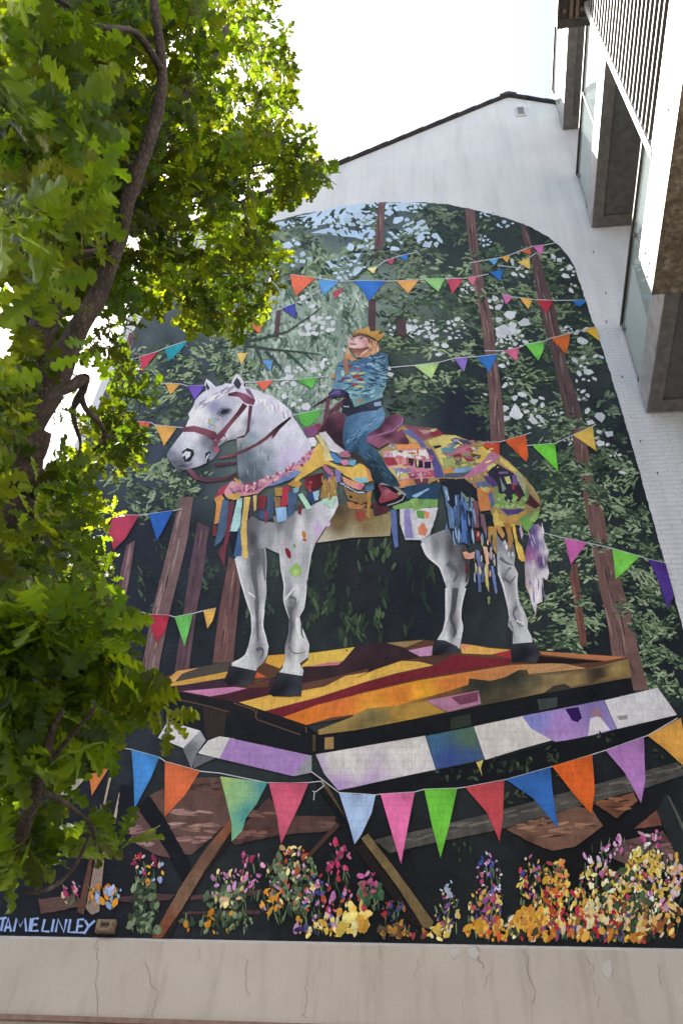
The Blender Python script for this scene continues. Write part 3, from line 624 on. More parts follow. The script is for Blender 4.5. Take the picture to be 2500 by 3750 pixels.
P_("f 1188,1010 1340,985 1568,945 g 335,584 385,746 200,785 0,828 f 1568,1225 1350,1268 1250,1150", 'c4c0be', var=.15, ctrl="f 1300,1060 bdbab8;f 1500,1120 c6c2c0;g 250,640 cbc8c4;g 200,740 c2bcbe;f 1380,1255 a88cbc;f 1568,1215 b49cc4;f 1220,1100 a898b8;g 100,800 b6a4c2;f 1400,1000 cac7c4")
P_("g 340,585 567,540 627,696 387,746", '34507c', ctrl="g 400,600 3a6080;g 500,570 48645a;g 450,690 384a84;g 560,600 4c6450;g 550,680 3a4e78")
P_("g 567,540 800,490 955,602 800,645 622,700", 'c8c3bf', var=.12)
P_("g 797,490 1005,450 1185,414 1252,551 1115,590 955,614 840,550", '8d80b8', ctrl="g 850,510 7c80bc;g 1000,560 a07cb8;g 1150,440 7c70a4;g 1220,500 8478ac;g 1000,600 a888be")
P_("g 1003,456 1066,447 1083,500 1062,521 1035,511", '2b1450'); P_("g 1113,587 1122,500 1165,490 1218,556", 'cdc6ca'); P_("g 1110,470 1160,455 1190,500 1150,490", '94707c')
P_("g 1190,415 1445,355 1537,485 1252,552", 'c8c6c8', var=.12); P_("g 1250,490 1300,485 1300,505 1260,510", '8c8c88')
p.build('painted_bench_boards')
p = Paint()
P_("g 0,832 390,750 625,704 955,618 1252,557 1540,490 1545,505 1390,580 930,735 520,830 0,870 f 1360,1275", '121519', var=.3)
l = []
for f, x, y, rx, ry, n in (('g',740,730,110,35,30),('g',470,770,120,22,16),('g',960,670,40,40,10),('g',980,800,60,30,8),('g',1200,600,40,30,6),('g',1430,680,40,30,5),('g',760,880,60,30,9),('i',500,350,60,50,8)):
    x, y, rx, ry = fz(f, x, y, rx, ry)
    for _ in range(n): l.append((x+U(-1, 1)*rx, y+U(-1, 1)*ry, U(0, 3), U(14, 30), U(7, 13), random.choice(['33412f', '26302a', '414f38', '1d2522'])))
p.dabs(l); p.poly("g 578,712 612,700 600,740 607,778 594,745", 'c9b962')
p.build('painted_shadow_leaves')

random.seed(77)
def flowers(name, groups):
    p = Paint(); l = []
    for f, x, y, rx, ry, n, pal, sz in groups:
        x, y, rx, ry = fz(f, x, y, rx, ry)
        for _ in range(n):
            a = U(0, 6.28); r = math.sqrt(U(0, 1)); s = sz*random.choice([.45, .6, .75, .9, 1.1, 1.4])*U(.85, 1.15)
            l.append((x+rx*r*math.cos(a), y+ry*r*math.sin(a), math.pi/2+random.gauss(0, .6), s*U(.9, 1.35), s*U(.4, .75), random.choice(pal.split())))
    st = []
    for f, x, y, rx, ry, n, pal, sz in groups:
        x, y, rx, ry = fz(f, x, y, rx, ry)
        for _ in range(int(n*.6)):
            st.append((x+U(-1, 1)*rx*.9, y+U(-.6, 1.2)*ry, math.pi/2+random.gauss(0, .3), U(26, 60), U(3, 8), random.choice(['2c3a2e', '3c4c3a', '4c5e46', '1e2824', '5c6e52', '2a2a26', '6a7c5c'])))
    p.dabs([q for q in st if wall(q[0], q[1]+q[3]*.6)[1] > ZB+.01])
    p.dabs([q for q in l if wall(q[0], q[1]+q[3]*.6)[1] > ZB+.01]); p.build(name, kind='stuff')
GR = '3c4a38 52634c 68795c 2c3a2e 7c8c70'
YL = 'd0b050 d8c878 c0923c dccf98 b88838'
PK = 'b05a8c c07cb4 a03a60 d090b8 8c3a60'
MX = 'c89a3c d6c070 a83a48 8a4a80 3c4a8c c8b8a0 b0703c d8d0a8 4a5a40'
flowers('painted_flowers', [
    ('h',400,640,70,130,60,GR,26),('h',400,760,90,60,40,GR,28),('h',420,470,90,90,34,'b0325c c8a03c d6b8a8 8aa4d0 8a3058 c89a38',17),('h',180,620,80,60,22,'c88a30 c0782c 8aa0cc',26),('h',250,600,50,60,12,'8aa4d0 9ab0d8',22),
    ('h',20,600,50,70,16,PK+' d6b8a0',20),('h',830,640,120,110,80,GR+' 46563e',25),('h',840,560,110,110,44,'b884c0 c49ac8 d0bc78 c8a07c b07a9c d8cc90',20),('h',780,760,190,60,40,GR+' c0882c b87c28',24),('h',960,480,60,120,26,PK,20),
    ('h',1170,540,140,170,110,GR+' 46563e',26),('h',1160,520,130,170,64,'d6cc90 c8a870 b0563c c89ac0 a8482c d0c488 9a4a34',19),('h',1060,640,60,90,20,'c8882c d09a40 b07a9c',24),('h',1410,420,60,110,34,'c0406c a84070 b86a90 983858',22),
    ('h',1350,620,130,120,60,'c07cb4 3c4a8c a83a48 b0503c c894c0 4a5a9c',22),('h',1310,780,150,60,60,YL+' 3a2c58 b890b8 4a4a7c',24),('h',1480,740,80,100,34,YL+' d4bc6c',40),('h',1540,600,30,80,14,'7a5c60 3c4a8c a84050',20),
    ('i',80,560,60,60,20,'3c5a40 2c4a34 4c6a4a',32),('i',70,500,50,60,14,PK,22),('i',180,640,60,50,24,'3c4480 a83a3c 8c5a3c 4a508c',18),('i',230,740,130,45,50,'a87838 6c4a34 8c3a44 5a4a34 b08a3c',22),('i',400,740,50,40,30,YL,24),
    ('i',440,640,60,90,34,'3c4480 d0bc70 c04a74 b8a0c0 6c4a80 c8b868',18),('i',440,530,30,50,8,'a8b4c8 9aa4bc',20)])
flowers('painted_flower_bank', [
    ('i',1050,720,480,80,220,MX+' c08434 b87430 3a4434 8c3a30',30),('i',640,480,60,120,44,'c4b0cc c07cb4 b84a74 3c4a8c c8d0d8 9a80b8',19),('i',620,620,90,90,60,'c8a848 3c4a8c a84a60 d0c078 7a4a80 b8763c',19),('i',640,740,110,60,60,'c8803c c49434 b8502c d0a04c 8c4a70',32),
    ('i',850,480,70,110,50,'d0b050 3c4a8c a84048 d4c890 b06a8c c8a848',19),('i',960,480,60,90,50,'c8a03c d4b860 c87c50 b84a54',20),('i',980,620,130,110,130,'c89434 d4b458 b8562c a83040 d8cc98 8c6a3c',22),('i',830,680,80,60,60,'c8943a d4a848 c0803c',30),
    ('i',1170,540,110,130,130,'d6c060 d8cf90 c8a03c dcd6c0 c09038 a84060',20),('i',1200,660,110,90,100,'d8cc9c d4bc80 a82030 c8b088 8c2430 d6c8a0',24),('i',1160,380,70,80,22,'c0a8c8 c490b8 d8d0dc b070a0',20),('i',1390,400,90,70,80,'d4b850 c8a03c d8cc80 e0dcc0',20),
    ('i',1400,520,150,130,170,'d4b850 c8983c d8cc90 b890b0 d8d4d0 c8a850 a83a60',21),('i',1420,650,140,80,90,'c89a4c d0b078 8c5a30 d8c8a0 6c3c28',26),('i',1410,290,50,50,18,'b85a8c c890b0 a04070 d8d0d8',20),('i',1260,330,60,40,12,'c06aa0 d0a8c8',24),('i',1520,470,40,120,44,'c8a04c c8a0c0 d8c898 b8a0b0',20),
    ('i',1300,600,160,160,60,'3c4a38 2c3a2e 4a5a40',26),('i',1000,760,420,30,60,'c07a30 2c2a24 3c4030 b86a2c c89a48',30)])

# ---- pennants and strings
random.seed(90)
p = Paint()
for s in ("j 418,702 602,727 780,752 870,748 1102,750 1180,748 1342,742 1380,735 1525,732 1568,738", "k 225,562 342,562 430,550 500,535", "j 970,660 1042,645 1095,605 1168,582 1195,572 1268,555 1330,540", "k 375,465 500,443 580,430 640,412 700,388 780,358 857,350 930,335",
          "k 560,480 690,495 762,428 805,400", "k 583,660 657,682 700,685 782,697 917,703 1030,703 1120,700", "k 475,1025 600,1025 697,1003 735,985 857,962 900,943 1020,915 1110,890 1185,872", "k -350,1150 28,1118 190,1097 283,1072 372,1065 425,1062 565,1046",
          "c 915,455 1118,450 1170,435 1365,380 1420,360", "c 1380,485 1430,480 l 285,262 452,250 580,190 722,126 745,112", "l 370,892 520,930 683,963 862,1003 1058,1060 1115,1080 1245,1110", "m 860,160 1010,118 1140,76 1185,55 1355,0", "m 1100,325 1188,308 1300,312 1350,328 1475,322",
          "m 990,580 1090,590 1112,606 1275,622 1330,628", "m 820,1252 1000,1255 1072,1247 1245,1222 1300,1210", "m 850,1938 1000,1945 1087,1967 1220,1974 1257,1985 1388,1960 1463,1940 1553,1922", "a 760,275 885,268 1060,248 1265,245 1475,222 1568,210", "a 1210,590 1285,575 1520,528 1568,510",
          "j 0,1095 110,1030 248,980 357,945 455,908 520,880 700,780", "n 600,735 660,735 860,765 950,780 1145,835 1190,865 1440,935 1560,948", "f 355,1132 500,1145 838,1214 1000,1217 1140,1213 1235,1203", "f 1158,1135 1240,1195 1355,1285 i 98,84 122,80 285,70 330,57 488,52 525,47 712,12 g 720,795 932,735 1132,675 1195,655 1378,590 1395,585 1540,500",
          "f 1235,1205 1250,1235 1190,1280 1165,1275", "f 1180,1280 1175,1340"):
    p = Paint(); p.ribbon(s, 3.2, 'b9bec4'); p.build('painted_string')
FL = """n 655,770 770,735 860,765 770,940 665,1110 630,850|c97a44
n 948,780 1148,835 1090,980 970,1205 965,1000|4180c4
n 1188,865 1440,935 1330,1110 1185,1265|c46440
h 795,-5 1042,27 985,140 930,210 910,280 855,335 855,240 825,110|84ae76
h 1048,28 1256,28 1210,140 1112,348 1090,200|bd5570
f 1355,1285 1480,1300 i 98,84 80,170 h 1530,300 1495,350 1465,240|9db4da
i 122,80 285,70 250,250 220,415 165,230|d66c9e
i 330,57 488,52 450,230 408,385 365,220|66b23e
i 525,47 712,12 705,200 690,308 630,170|ad444c
g 720,795 932,735 945,870 970,1028 850,885|305ea0
g 940,730 1132,675 1145,850 1128,960 1040,860|c85c26
g 1195,655 1378,590 1385,800 1365,908 1285,760|a474ae
g 1395,585 1555,500 1570,580 1572,735 1480,650|ca9446
k 92,565 225,562 182,648 135,610|8cc47a
k 240,568 342,562 315,605 270,662 255,620|b44a5e
k 362,558 430,550 402,612|c46c82
j 418,702 602,727 530,790 460,858 430,780|d66c50
j 622,738 778,750 715,800 655,855 635,800|5c98ce
j 808,790 722,832 738,882|b44c60
j 870,748 1102,750 1040,820 982,895 930,810|366ab6
j 1178,748 1342,742 1300,790 1262,842|d29a5a
j 970,662 1042,645 1015,697|d6cd8c
j 1095,607 1168,582 1150,635|a44a5e
j 1195,573 1268,555 1248,607|3c72b8
k 500,443 565,437 540,480|5c9aca
k 580,426 638,415 622,463|d2a052
k 700,389 770,370 768,410|c46640
k 780,356 857,350 838,416|c06ca0
k 685,460 762,428 766,506|d8b262
k 510,526 600,500 577,578|2e68ae
k 583,660 657,684 612,729|cc72a8
k 698,685 782,697 755,759|d2a24e
k 805,703 917,703 870,784|ac3040
k 1030,704 1113,698 1122,712 1078,748|2e68a8
k 1110,890 1183,872 1210,965|d2a63c
k 898,945 1020,915 1015,970 995,1048|be6230
k 735,985 857,965 850,1020 818,1090|6cbc50
k 598,1023 697,1005 680,1092|c0627e
k 425,1063 565,1046 503,1162|326ab0
k 283,1075 372,1066 345,1160|846ab4
k 28,1120 190,1096 138,1204|a6c280
l 580,190 722,126 732,220 752,308|d2b054
l 285,262 452,250 465,370 478,455|6abe40
l 90,227 240,188 255,290 262,345 245,383 170,310|cc5c30
c 915,457 1118,450 1118,600 1080,560 1000,510|bc4a34
l 520,930 683,963 565,1118 540,1030|bc62a0
l 862,1005 1058,1060 960,1160 885,1226|76c450
l 1115,1080 1243,1110 1306,1340 1255,1437 1190,1230|4a3480
m 1010,117 1140,78 1080,150 1020,230|b43c50
m 1185,57 1357,0 1290,80 1215,152|248a98
m 1188,308 1300,312 1225,390|cc9a54
m 1348,326 1475,322 1400,426|6c50ae
m 990,580 1090,590 1035,656|c85e4c
m 1112,608 1276,622 1220,700 1180,760 1150,680|ce9a54
m 820,1252 1002,1255 905,1420 820,1505 778,1370|ac3e56
m 1072,1246 1246,1221 1190,1330 1130,1440 1100,1340|2e60b0
m 850,1938 1001,1945 930,2090 855,2182 840,2050|d2a656
m 1087,1966 1222,1973 1190,2080 1130,2172 1095,2090|a43044
m 1257,1986 1389,1961 1360,2080 1328,2196|68b45c
m 1463,1939 1554,1922 1530,2010 1492,2069|d2a456
a 885,268 1060,248 955,349 915,310|d66450
a 1265,246 1476,222 1418,329 1340,290|5aa64c
a 1285,576 1522,528 1450,640 1375,713 1310,660|5aa84c
a 945,63 1050,56 1018,166|6092ca
j 32,1268 115,1265 68,1346|d2b664
j 110,1032 248,980 195,1126 150,1090|d4724c
j 357,946 455,908 458,1019 400,980|444ca0
b 355,712 402,706 400,758|cc8044"""
FLAG_LAYER = LAYER[0]
for ln in FL.split('\n'):
    LAYER[0] = FLAG_LAYER
    s, c = ln.split('|'); pts = S(s); cx = sum(q[0] for q in pts)/len(pts); cy = sum(q[1] for q in pts)/len(pts)
    def sh(h, k): return ''.join('%02x' % max(0, min(255, int(int(h[i:i+2], 16)*k))) for i in (0, 2, 4))
    ctrl = ';'.join(f'o {x:.0f},{y:.0f} {sh(c, k)}' for (x, y), k in zip(pts, (1.02, .9, 1.06, .93, 1.0, .9, 1.04, .96)))+f';o {cx:.0f},{cy:.0f} {sh(c, 1.06)}'
    if c == '84ae76': ctrl = 'h 800,0 9cba70;h 850,100 8cb47c;h 1030,30 4c8c94;h 940,190 4c8e8c;h 860,330 78b08a;h 900,60 84ae80'
    Paint().poly(pts, c, ctrl=ctrl, var=.1, step=max(6, (max(q[0] for q in pts)-min(q[0] for q in pts))/8)).build('pennant')

# ---- the painted horse
random.seed(101)
p = Paint()
p.poly("d 920,652 1000,642 1200,612 1520,597 1540,400 1400,380 1080,330 1050,430 980,560", '7c6c4a', ctrl="d 960,640 b8b0a0;d 1200,600 a89c84;d 1500,590 a29878;d 1100,500 6c5a3a;d 1300,480 7a6440;d 1450,520 8c7e58;d 1100,420 4c4030", var=.15)
horse = p.build('painted_horse')
def sub(fn, name): q = Paint(); fn(q); return q.build(name, horse)
# far front leg, then near legs
sub(lambda q: q.poly("d 390,430 450,470 580,490 605,600 612,742 560,720 500,690 512,800 505,950 510,1050 490,1200 480,1330 500,1430 527,1500 515,1580 480,1640 430,1680 425,1708 215,1664 260,1620 330,1580 360,1500 385,1380 380,1250 330,1100 290,950 255,770 280,720 330,500", '77787e',
    ctrl="d 420,480 6a6a72;d 540,580 8a8a90;d 590,700 b0b0b6;d 480,660 9a9aa0;d 400,620 45454c;d 440,760 55565c;d 300,600 48484e;d 275,800 c8c8ce;d 300,960 c0c0c6;d 400,900 6c6d73;d 500,980 bcbcc2;d 400,1090 a0a0a6;d 350,1120 c4c4ca;d 430,1150 707178;d 485,1200 c2c2c8;d 395,1290 c0c0c6;d 430,1330 6a6b72;d 480,1380 c4c4ca;d 390,1450 b4b4ba;d 440,1450 74757c;d 520,1500 cacad0;d 450,1530 66676e;d 340,1600 c8c8ce;d 300,1640 cfcfd4;d 400,1650 b8b8be;d 460,1600 8a8b92", step=7, asp=.38), 'leg')
sub(lambda q: q.poly("e 200,290 280,255 420,200 560,300 600,450 600,600 587,650 550,700 530,850 525,950 548,1010 540,1070 520,1185 330,1122 380,1040 400,950 405,800 410,680 380,590 350,510 250,420", '6c6d73',
    ctrl="e 210,310 b4b4ba;e 260,410 cacace;e 360,520 c6c6ca;e 320,330 77787e;e 450,350 4c4d53;e 560,400 3c3d43;e 590,560 46474d;e 450,500 6a6b71;e 530,540 55565c;e 420,620 b0b0b6;e 500,630 8a8b91;e 415,700 c8c8cc;e 480,720 707178;e 545,700 c4c4c8;e 415,850 cacace;e 470,850 5c5d63;e 525,860 c2c2c6;e 405,950 c4c4c8;e 430,950 808187;e 480,990 54555b;e 540,1010 c8c8cc;e 390,1050 c4c4c8;e 470,1050 4c4d53;e 400,1100 ccccd0;e 500,1140 b8b8bc;e 525,1080 c4c4c8", step=7, asp=.38), 'leg')
sub(lambda q: q.poly("e 820,240 860,300 960,330 975,420 965,500 998,570 990,650 1010,800 1050,880 1078,960 1075,1020 1110,1090 1117,1143 953,1148 955,1050 915,1000 925,920 905,820 870,680 830,540 825,400", '8a8b91',
    ctrl="e 850,300 77787e;e 940,380 66676d;e 840,420 a4a4aa;e 900,500 b8b8bc;e 940,560 c0c0c4;e 870,600 6c6d73;e 840,560 c4c4c8;e 990,580 c0c0c4;e 930,640 64656b;e 890,700 c0c0c4;e 990,720 bcbcc0;e 950,750 a8a8ae;e 910,830 c4c4c8;e 980,850 808187;e 1040,900 b4b4b8;e 930,960 b0b0b4;e 1030,960 d0d0d4;e 1010,990 6a6b71;e 925,1000 8a8b91;e 1000,1040 c0c0c4;e 1090,1080 c4c4c8;e 970,1110 a4a4aa;e 1040,1100 c8c8cc", step=7, asp=.38), 'leg')
sub(lambda q: q.poly("d 560,440 700,410 850,360 950,310 1085,260 1097,340 1060,420 1000,510 950,590 910,652 880,740 855,860 840,960 832,1080 820,1180 780,1260 792,1330 832,1420 860,1490 850,1592 780,1642 812,1700 802,1748 606,1722 640,1680 660,1600 660,1500 690,1390 690,1270 660,1190 645,1120 650,1000 625,880 612,740 600,640 585,520", '9c9da3',
    ctrl="d 620,480 68696f;d 720,460 7a7b81;d 850,420 8e8f96;d 950,400 bebec4;d 1060,340 d0d0d4;d 1000,470 c0bcc6;d 920,530 b8a8c0;d 780,540 d4d2d4;d 680,560 808187;d 870,620 b8b8be;d 640,640 a8a8ae;d 760,720 bcbcc2;d 840,760 a0a1a7;d 620,780 c2c2c6;d 720,780 a4a5ab;d 630,900 c8c8cc;d 800,900 a4a5ab;d 670,980 96979d;d 830,1000 c0c0c4;d 750,1050 d4d4d6;d 700,1100 6a6b71;d 655,1120 c4c4c8;d 810,1120 c6c6ca;d 740,1170 5c5d63;d 690,1230 5c5d63;d 770,1240 c0c0c4;d 720,1320 54555b;d 770,1340 d0d0d2;d 830,1430 c4c4c8;d 690,1440 6a6b71;d 760,1470 d0d0d2;d 850,1520 c4c4c8;d 690,1560 808187;d 800,1570 b0b0b4;d 680,1640 cacacc;d 760,1680 d0d0d2;d 640,1710 c4c4c8", step=7, asp=.38), 'leg')
for x, y, a, L, w_, c in ((815,585,1.4,70,40,'b0702c'),(820,630,.3,40,22,'a8402c'),(685,735,1.2,100,44,'7c2430'),(735,680,1.5,36,26,'8aa86c'),(748,880,.1,110,110,'8cb060'),(750,900,1.2,60,60,'a4bc74'),(660,660,1.3,40,26,'b08c98'),(930,540,-.6,90,50,'b49cc0'),(1010,500,-.7,60,36,'c0a8c8')): sub(lambda q: q.dabs([(*fz('d', x, y), a, L/2.24, w_/2.24, c)]), 'paint_dab')

def rib(q, path, wd, c, taper=.5):
    P, V = smooth_path([Vector((x, y, 0)) for x, y in S(path)], [1]*len(S(path)), 5); q.ribbon([(v.x, v.y) for v in P], wd, c, taper)
q = Paint()
for path, wd, c in (("d 715,1180 700,1260 712,1340 700,1440 690,1520", 9, '5a5b62'), ("d 690,1095 745,1115 742,1175", 7, '64656c'), ("d 662,1118 700,1070 752,1010 772,1080 752,1140", 4.5, 'd6d6d8'), ("d 765,1262 757,1330 782,1420 832,1460", 7, 'd8d8da'), ("d 640,900 655,1000 650,1110 668,1190 695,1270", 4, 'd0d0d4'),
    ("d 800,1290 795,1380 812,1440", 5, '3c3d44'), ("d 690,1480 720,1550 780,1560 840,1540", 5, '74757c'), ("d 832,1000 825,1100 812,1190 780,1250", 4, 'd0d0d4'), ("d 430,1120 432,1280 440,1460", 10, '5e5f66'), ("d 385,1240 394,1330 385,1440", 4, 'd2d2d6'), ("d 486,1200 476,1330 505,1440 522,1520", 5, 'd2d2d6'), ("d 258,780 296,950 340,1100 385,1230", 6, 'd2d2d6'),
    ("d 405,760 405,900 425,1050 432,1150", 16, '5c5d64'), ("d 470,700 485,820 495,960", 10, '6a6b72'), ("d 425,1530 470,1520 480,1560 455,1610", 7, '54555c'), ("d 360,1060 395,1085 418,1102", 5, 'dadadc'), ("d 230,1650 300,1610 350,1560", 8, 'd6d6d8'), ("d 880,660 862,800 842,960", 4, 'c8c8cc'), 
    ("e 485,690 470,850 452,940 485,1040 470,1090", 13, '4a4b52'), ("e 412,690 410,850 418,930 385,1040 350,1110", 5, 'd2d2d6'), ("e 565,690 535,820 528,930 545,1010 528,1100", 5, 'd0d0d4'), ("e 215,320 260,425 360,520 400,640", 8, 'd0d0d4'), ("e 420,480 500,560 470,640", 12, '5c5d64'), ("e 560,420 590,540 570,640", 12, '3e3f46'),
    ("e 880,600 930,645 975,590", 6, '5c5d64'), ("e 985,840 960,900 1005,985 1045,1005", 6, '64656c'), ("e 838,560 885,700 915,840 925,920", 5, 'd0d0d4'), ("e 850,440 900,480 955,500", 8, '64656c'), ("e 985,600 985,720 1005,840 1060,930", 5, 'c8c8cc'), ("e 925,960 950,1010 965,1100", 6, '7c7d84'), ("e 985,955 1030,975 1055,965", 4, 'e0e0e2'), ("e 940,520 900,560 880,640", 6, '77787e')):
    rib(q, path, wd*1.7, c, .75)
q.build('leg_shading', horse, kind='stuff')
for s in ("d 600,1713 802,1745 795,1890 720,1917 560,1912 528,1882 570,1800", "d 205,1658 427,1704 400,1790 340,1827 190,1822 156,1790 190,1720", "e 320,1113 400,1118 500,1168 527,1216 430,1227 293,1242 305,1160", "e 948,1147 1117,1133 1172,1195 1167,1282 1130,1302 950,1297 938,1220"):
    pts = S(s); cx = sum(a for a, b_ in pts)/len(pts); cy = sum(b_ for a, b_ in pts)/len(pts)
    sub(lambda q: q.poly(s, '17191f', var=.2, ctrl=f"o {cx:.0f},{cy:.0f} 1a1c23;o {pts[0][0]:.0f},{pts[0][1]:.0f} 2c2e36;o {pts[1][0]:.0f},{pts[1][1]:.0f} 34363e;o {cx+30:.0f},{cy+30:.0f} 3a3c46;o {cx-20:.0f},{cy+35:.0f} 14161c"), 'hoof')
sub(lambda q: (q.poly("e 1110,170 1160,163 1200,200 1212,300 1252,390 1232,480 1252,560 1236,627 1195,600 1190,680 1197,800 1150,822 1143,908 1110,822 1090,740 1060,680 1050,480 1060,390 1090,250", 'cdc6cf',
    ctrl="e 1130,230 58467e;e 1190,250 cfc8d2;e 1110,310 4c3a70;e 1150,350 6a5690;e 1220,380 d2ccd4;e 1080,410 8c5080;e 1120,430 b078a0;e 1180,450 54406e;e 1190,500 4a3468;e 1120,520 c8bcc8;e 1230,560 dcd6da;e 1070,560 a8a0a4;e 1150,640 d8d2d8;e 1080,660 b8a4a0;e 1150,780 d4ced4;e 1140,860 c4bec4", step=9),
    q.dabs([(*fz('e', U(1080, 1220), U(200, 780)), 1.4+U(-.2, .2), U(30, 60), U(3, 7), random.choice(['dad4da', 'b8a8c0', '7a68a0', 'c8bccc'])) for _ in range(26)])), 'tail')
HEADPTS = "a 770,310 870,340 905,345 950,375 1050,405 1110,450 1160,490 1222,550 1225,590 1270,650 1330,740 1380,820 1412,890 1400,960 1330,1020 1240,1080 1180,1130 1080,1180 940,1240 830,1270 770,1265 725,1215 715,1130 703,1000 705,900 700,812 640,822 580,842 525,890 520,950 470,1010 400,1050 330,1080 260,1097 190,1112 120,1095 110,1060 70,1030 40,1000 35,960 60,915 130,820 190,745 215,690 250,610 238,575 260,540 290,490 300,450 340,400 410,345 393,290 410,238 450,265 500,315 560,300 590,280 650,285 660,250 700,184 745,225 770,270"
sub(lambda q: (q.poly(HEADPTS, 'cfccd8', step=7, var=.06,
    ctrl="a 400,620 dcdae4;a 270,660 e2e0e8;a 330,560 e4e2ea;a 480,650 b0b4c4;a 180,800 cfcfda;a 230,860 d6d6de;a 120,880 b8b8c6;a 70,960 7c7e8c;a 110,1060 555662;a 180,1070 585a66;a 260,1060 9a9cac;a 330,1020 c0c0cc;a 330,900 b8bac6;a 290,780 dcdce4;a 400,850 777a88;a 430,820 666876;a 400,960 a4a6b4;a 440,1010 84869a;a 500,960 6c6e7c;a 470,900 5c5e6a;a 620,780 cac8d0;a 700,700 d6d2d6;a 760,560 d8d2d4;a 740,760 aeb0b8;a 650,810 84868e;a 620,450 b4b6c4;a 560,560 7c7e90;a 480,500 8c86a8;a 450,400 d0ceda;a 560,350 c4c4d0;a 340,450 c8c6d4;a 620,330 d4d2dc;a 720,210 cccad4;a 420,260 d0ced8;a 780,330 c8c4d4;a 930,430 d4d2dc;a 870,560 c8c4d4;a 1000,560 ccccd6;a 1130,520 d2d0da;a 1050,650 c4c2d0;a 900,700 bcbac8;a 820,650 84909e;a 840,780 8496a4;a 760,880 8a8c8c;a 740,1000 68707a;a 720,1180 8c929a;a 800,1130 525c66;a 860,1230 4c5660;a 900,1050 6c7682;a 980,940 8c949e;a 1040,1080 98a0ac;a 960,1180 6e7882;a 1100,820 c8c8d2;a 1160,700 d0ced8;a 1250,760 d0d0da;a 1320,850 cfcdd9;a 1200,950 c6bcd6;a 1130,1050 beb4ce;a 1350,930 c8c0d4;a 1000,830 b4b6c0"),
    q.dabs([(*fz('a', 640-t_*300+U(-30, 30), 320+t_*170+U(-25, 25)), math.pi-.6+U(-.15, .15), U(22, 52), U(3, 6), random.choice(['e0dee6', 'c4c2d0', '8c86a4', 'e4e2ea', '6c6884'])) for t_ in [U(0, 1) for _ in range(60)]]),
    q.dabs([(*fz('a', 860+t_*340+U(-30, 20), 380+t_*170+U(0, 80)), 1.3+U(-.3, .3), U(18, 44), U(3, 7), random.choice(['dedce4', 'c2c0ce', 'b4b2c6', 'e0dee6'])) for t_ in [U(0, 1) for _ in range(50)]]),
    q.poly('a 706,905 712,1100 722,1190 770,1250 850,1252 960,1215 1060,1160 1090,1080 1000,1010 960,940 900,900 840,850 800,800 760,810', '68727c', step=7, var=.1, ctrl='a 715,950 6c7276;a 730,1100 788088;a 780,1200 4a545e;a 840,1100 525e6a;a 820,960 66727e;a 900,1180 56626c;a 940,1050 6c7884;a 1020,1130 848e9a;a 1080,1090 a4a6b4;a 1000,1010 9aa2ac;a 950,930 a0a8b0;a 850,860 8a98a2;a 800,820 94a0a6;a 760,860 80868a'),
    q.dabs([(*fz('a', U(740, 1000), U(900, 1200)), 1.45+U(-.2, .2), U(22, 50), U(3, 7), random.choice(['6c7884', '7c8894', '5c6874', '66727e'])) for _ in range(16)])), 'head')
q = Paint()
q.poly("a 505,575 520,545 560,515 620,515 660,530 640,570 560,605", '6c6e80'); q.poly("a 540,560 575,528 635,535 605,572 560,580", '20222c'); q.build('eye', horse); q = Paint()
q.poly("a 180,935 230,900 285,920 297,960 255,1030 205,1035 190,1000", '24252e'); q.poly("a 178,970 215,930 262,940 255,980 215,1010 210,970 190,985", 'd6d6de'); q.build('nostril', horse); q = Paint()
q.poly("a 400,950 440,930 460,945 430,1000 450,1010 420,1050 400,1010", '34353f'); q.poly("a 410,985 450,945 420,1000 400,1050", 'd0d0d8'); q.build('mouth', horse); q = Paint()
q.poly("a 700,225 722,245 745,290 722,340 690,320 668,280", '3a3a48'); q.build('ear', horse); q = Paint(); q.poly("a 412,270 445,330 425,350 403,318", '3a3a48'); q.build('ear', horse); q = Paint()
q.poly("a 70,1040 130,1060 200,1060 280,1040 250,1095 120,1098", '50525e', ctrl="a 90,1050 6c6e7c;a 180,1080 3c3e48;a 260,1060 7c7e8c"); q.build('chin', horse); q = Paint()
q.dabs([(*fz('a', 480+U(-60, 60), 660+U(-40, 40)), U(0, 3), U(12, 24), U(6, 10), random.choice(['c0b078', 'a8a088', '8cb0c4', 'b8a4bc'])) for _ in range(22)])
q.build('cheek_marks', horse)
q = Paint(); mr = '6e4050'
q.poly("a 178,748 190,703 290,687 390,711 500,748 525,800 470,832 400,782 290,747", mr, ctrl="a 200,720 6a3c4c;a 300,715 844e60;a 420,745 7a4656;a 490,800 562e3c")
q.poly("a 760,468 700,560 600,680 530,755 487,800 522,842 572,792 640,692 762,552 802,500", '663a48', ctrl="a 740,520 4a2a34;a 620,680 7c4858;a 520,800 643846"); q.poly("a 618,378 700,359 790,384 850,425 880,440 862,492 780,472 720,412 618,402", '5e3240', ctrl="a 650,390 4c2834;a 760,400 8a5468;a 850,460 6a3a4c")
q.poly("a 780,330 820,335 860,400 876,440 850,425 800,370", '7c5c74'); q.poly("a 818,488 852,500 832,640 822,742 772,802 698,812 698,802 780,772 800,700 810,560", '5a3440')
q.poly("a 468,830 600,832 612,812 575,790 560,750 580,740 600,820 525,852 512,905 488,905 475,850", '70404e'); q.poly("a 478,915 490,892 515,890 537,908 530,935 500,942 482,930", 'a44c62')
q.poly("a 520,988 640,963 760,918 880,858 980,788 1090,688 1215,598 1222,616 1112,722 1062,792 1030,820 1040,780 940,857 800,932 660,987 540,1002", '54303a', ctrl="a 560,985 8a5060;a 760,930 5c343e;a 980,800 6a3c44;a 1100,700 2e1a22;a 1210,610 2a1a24")
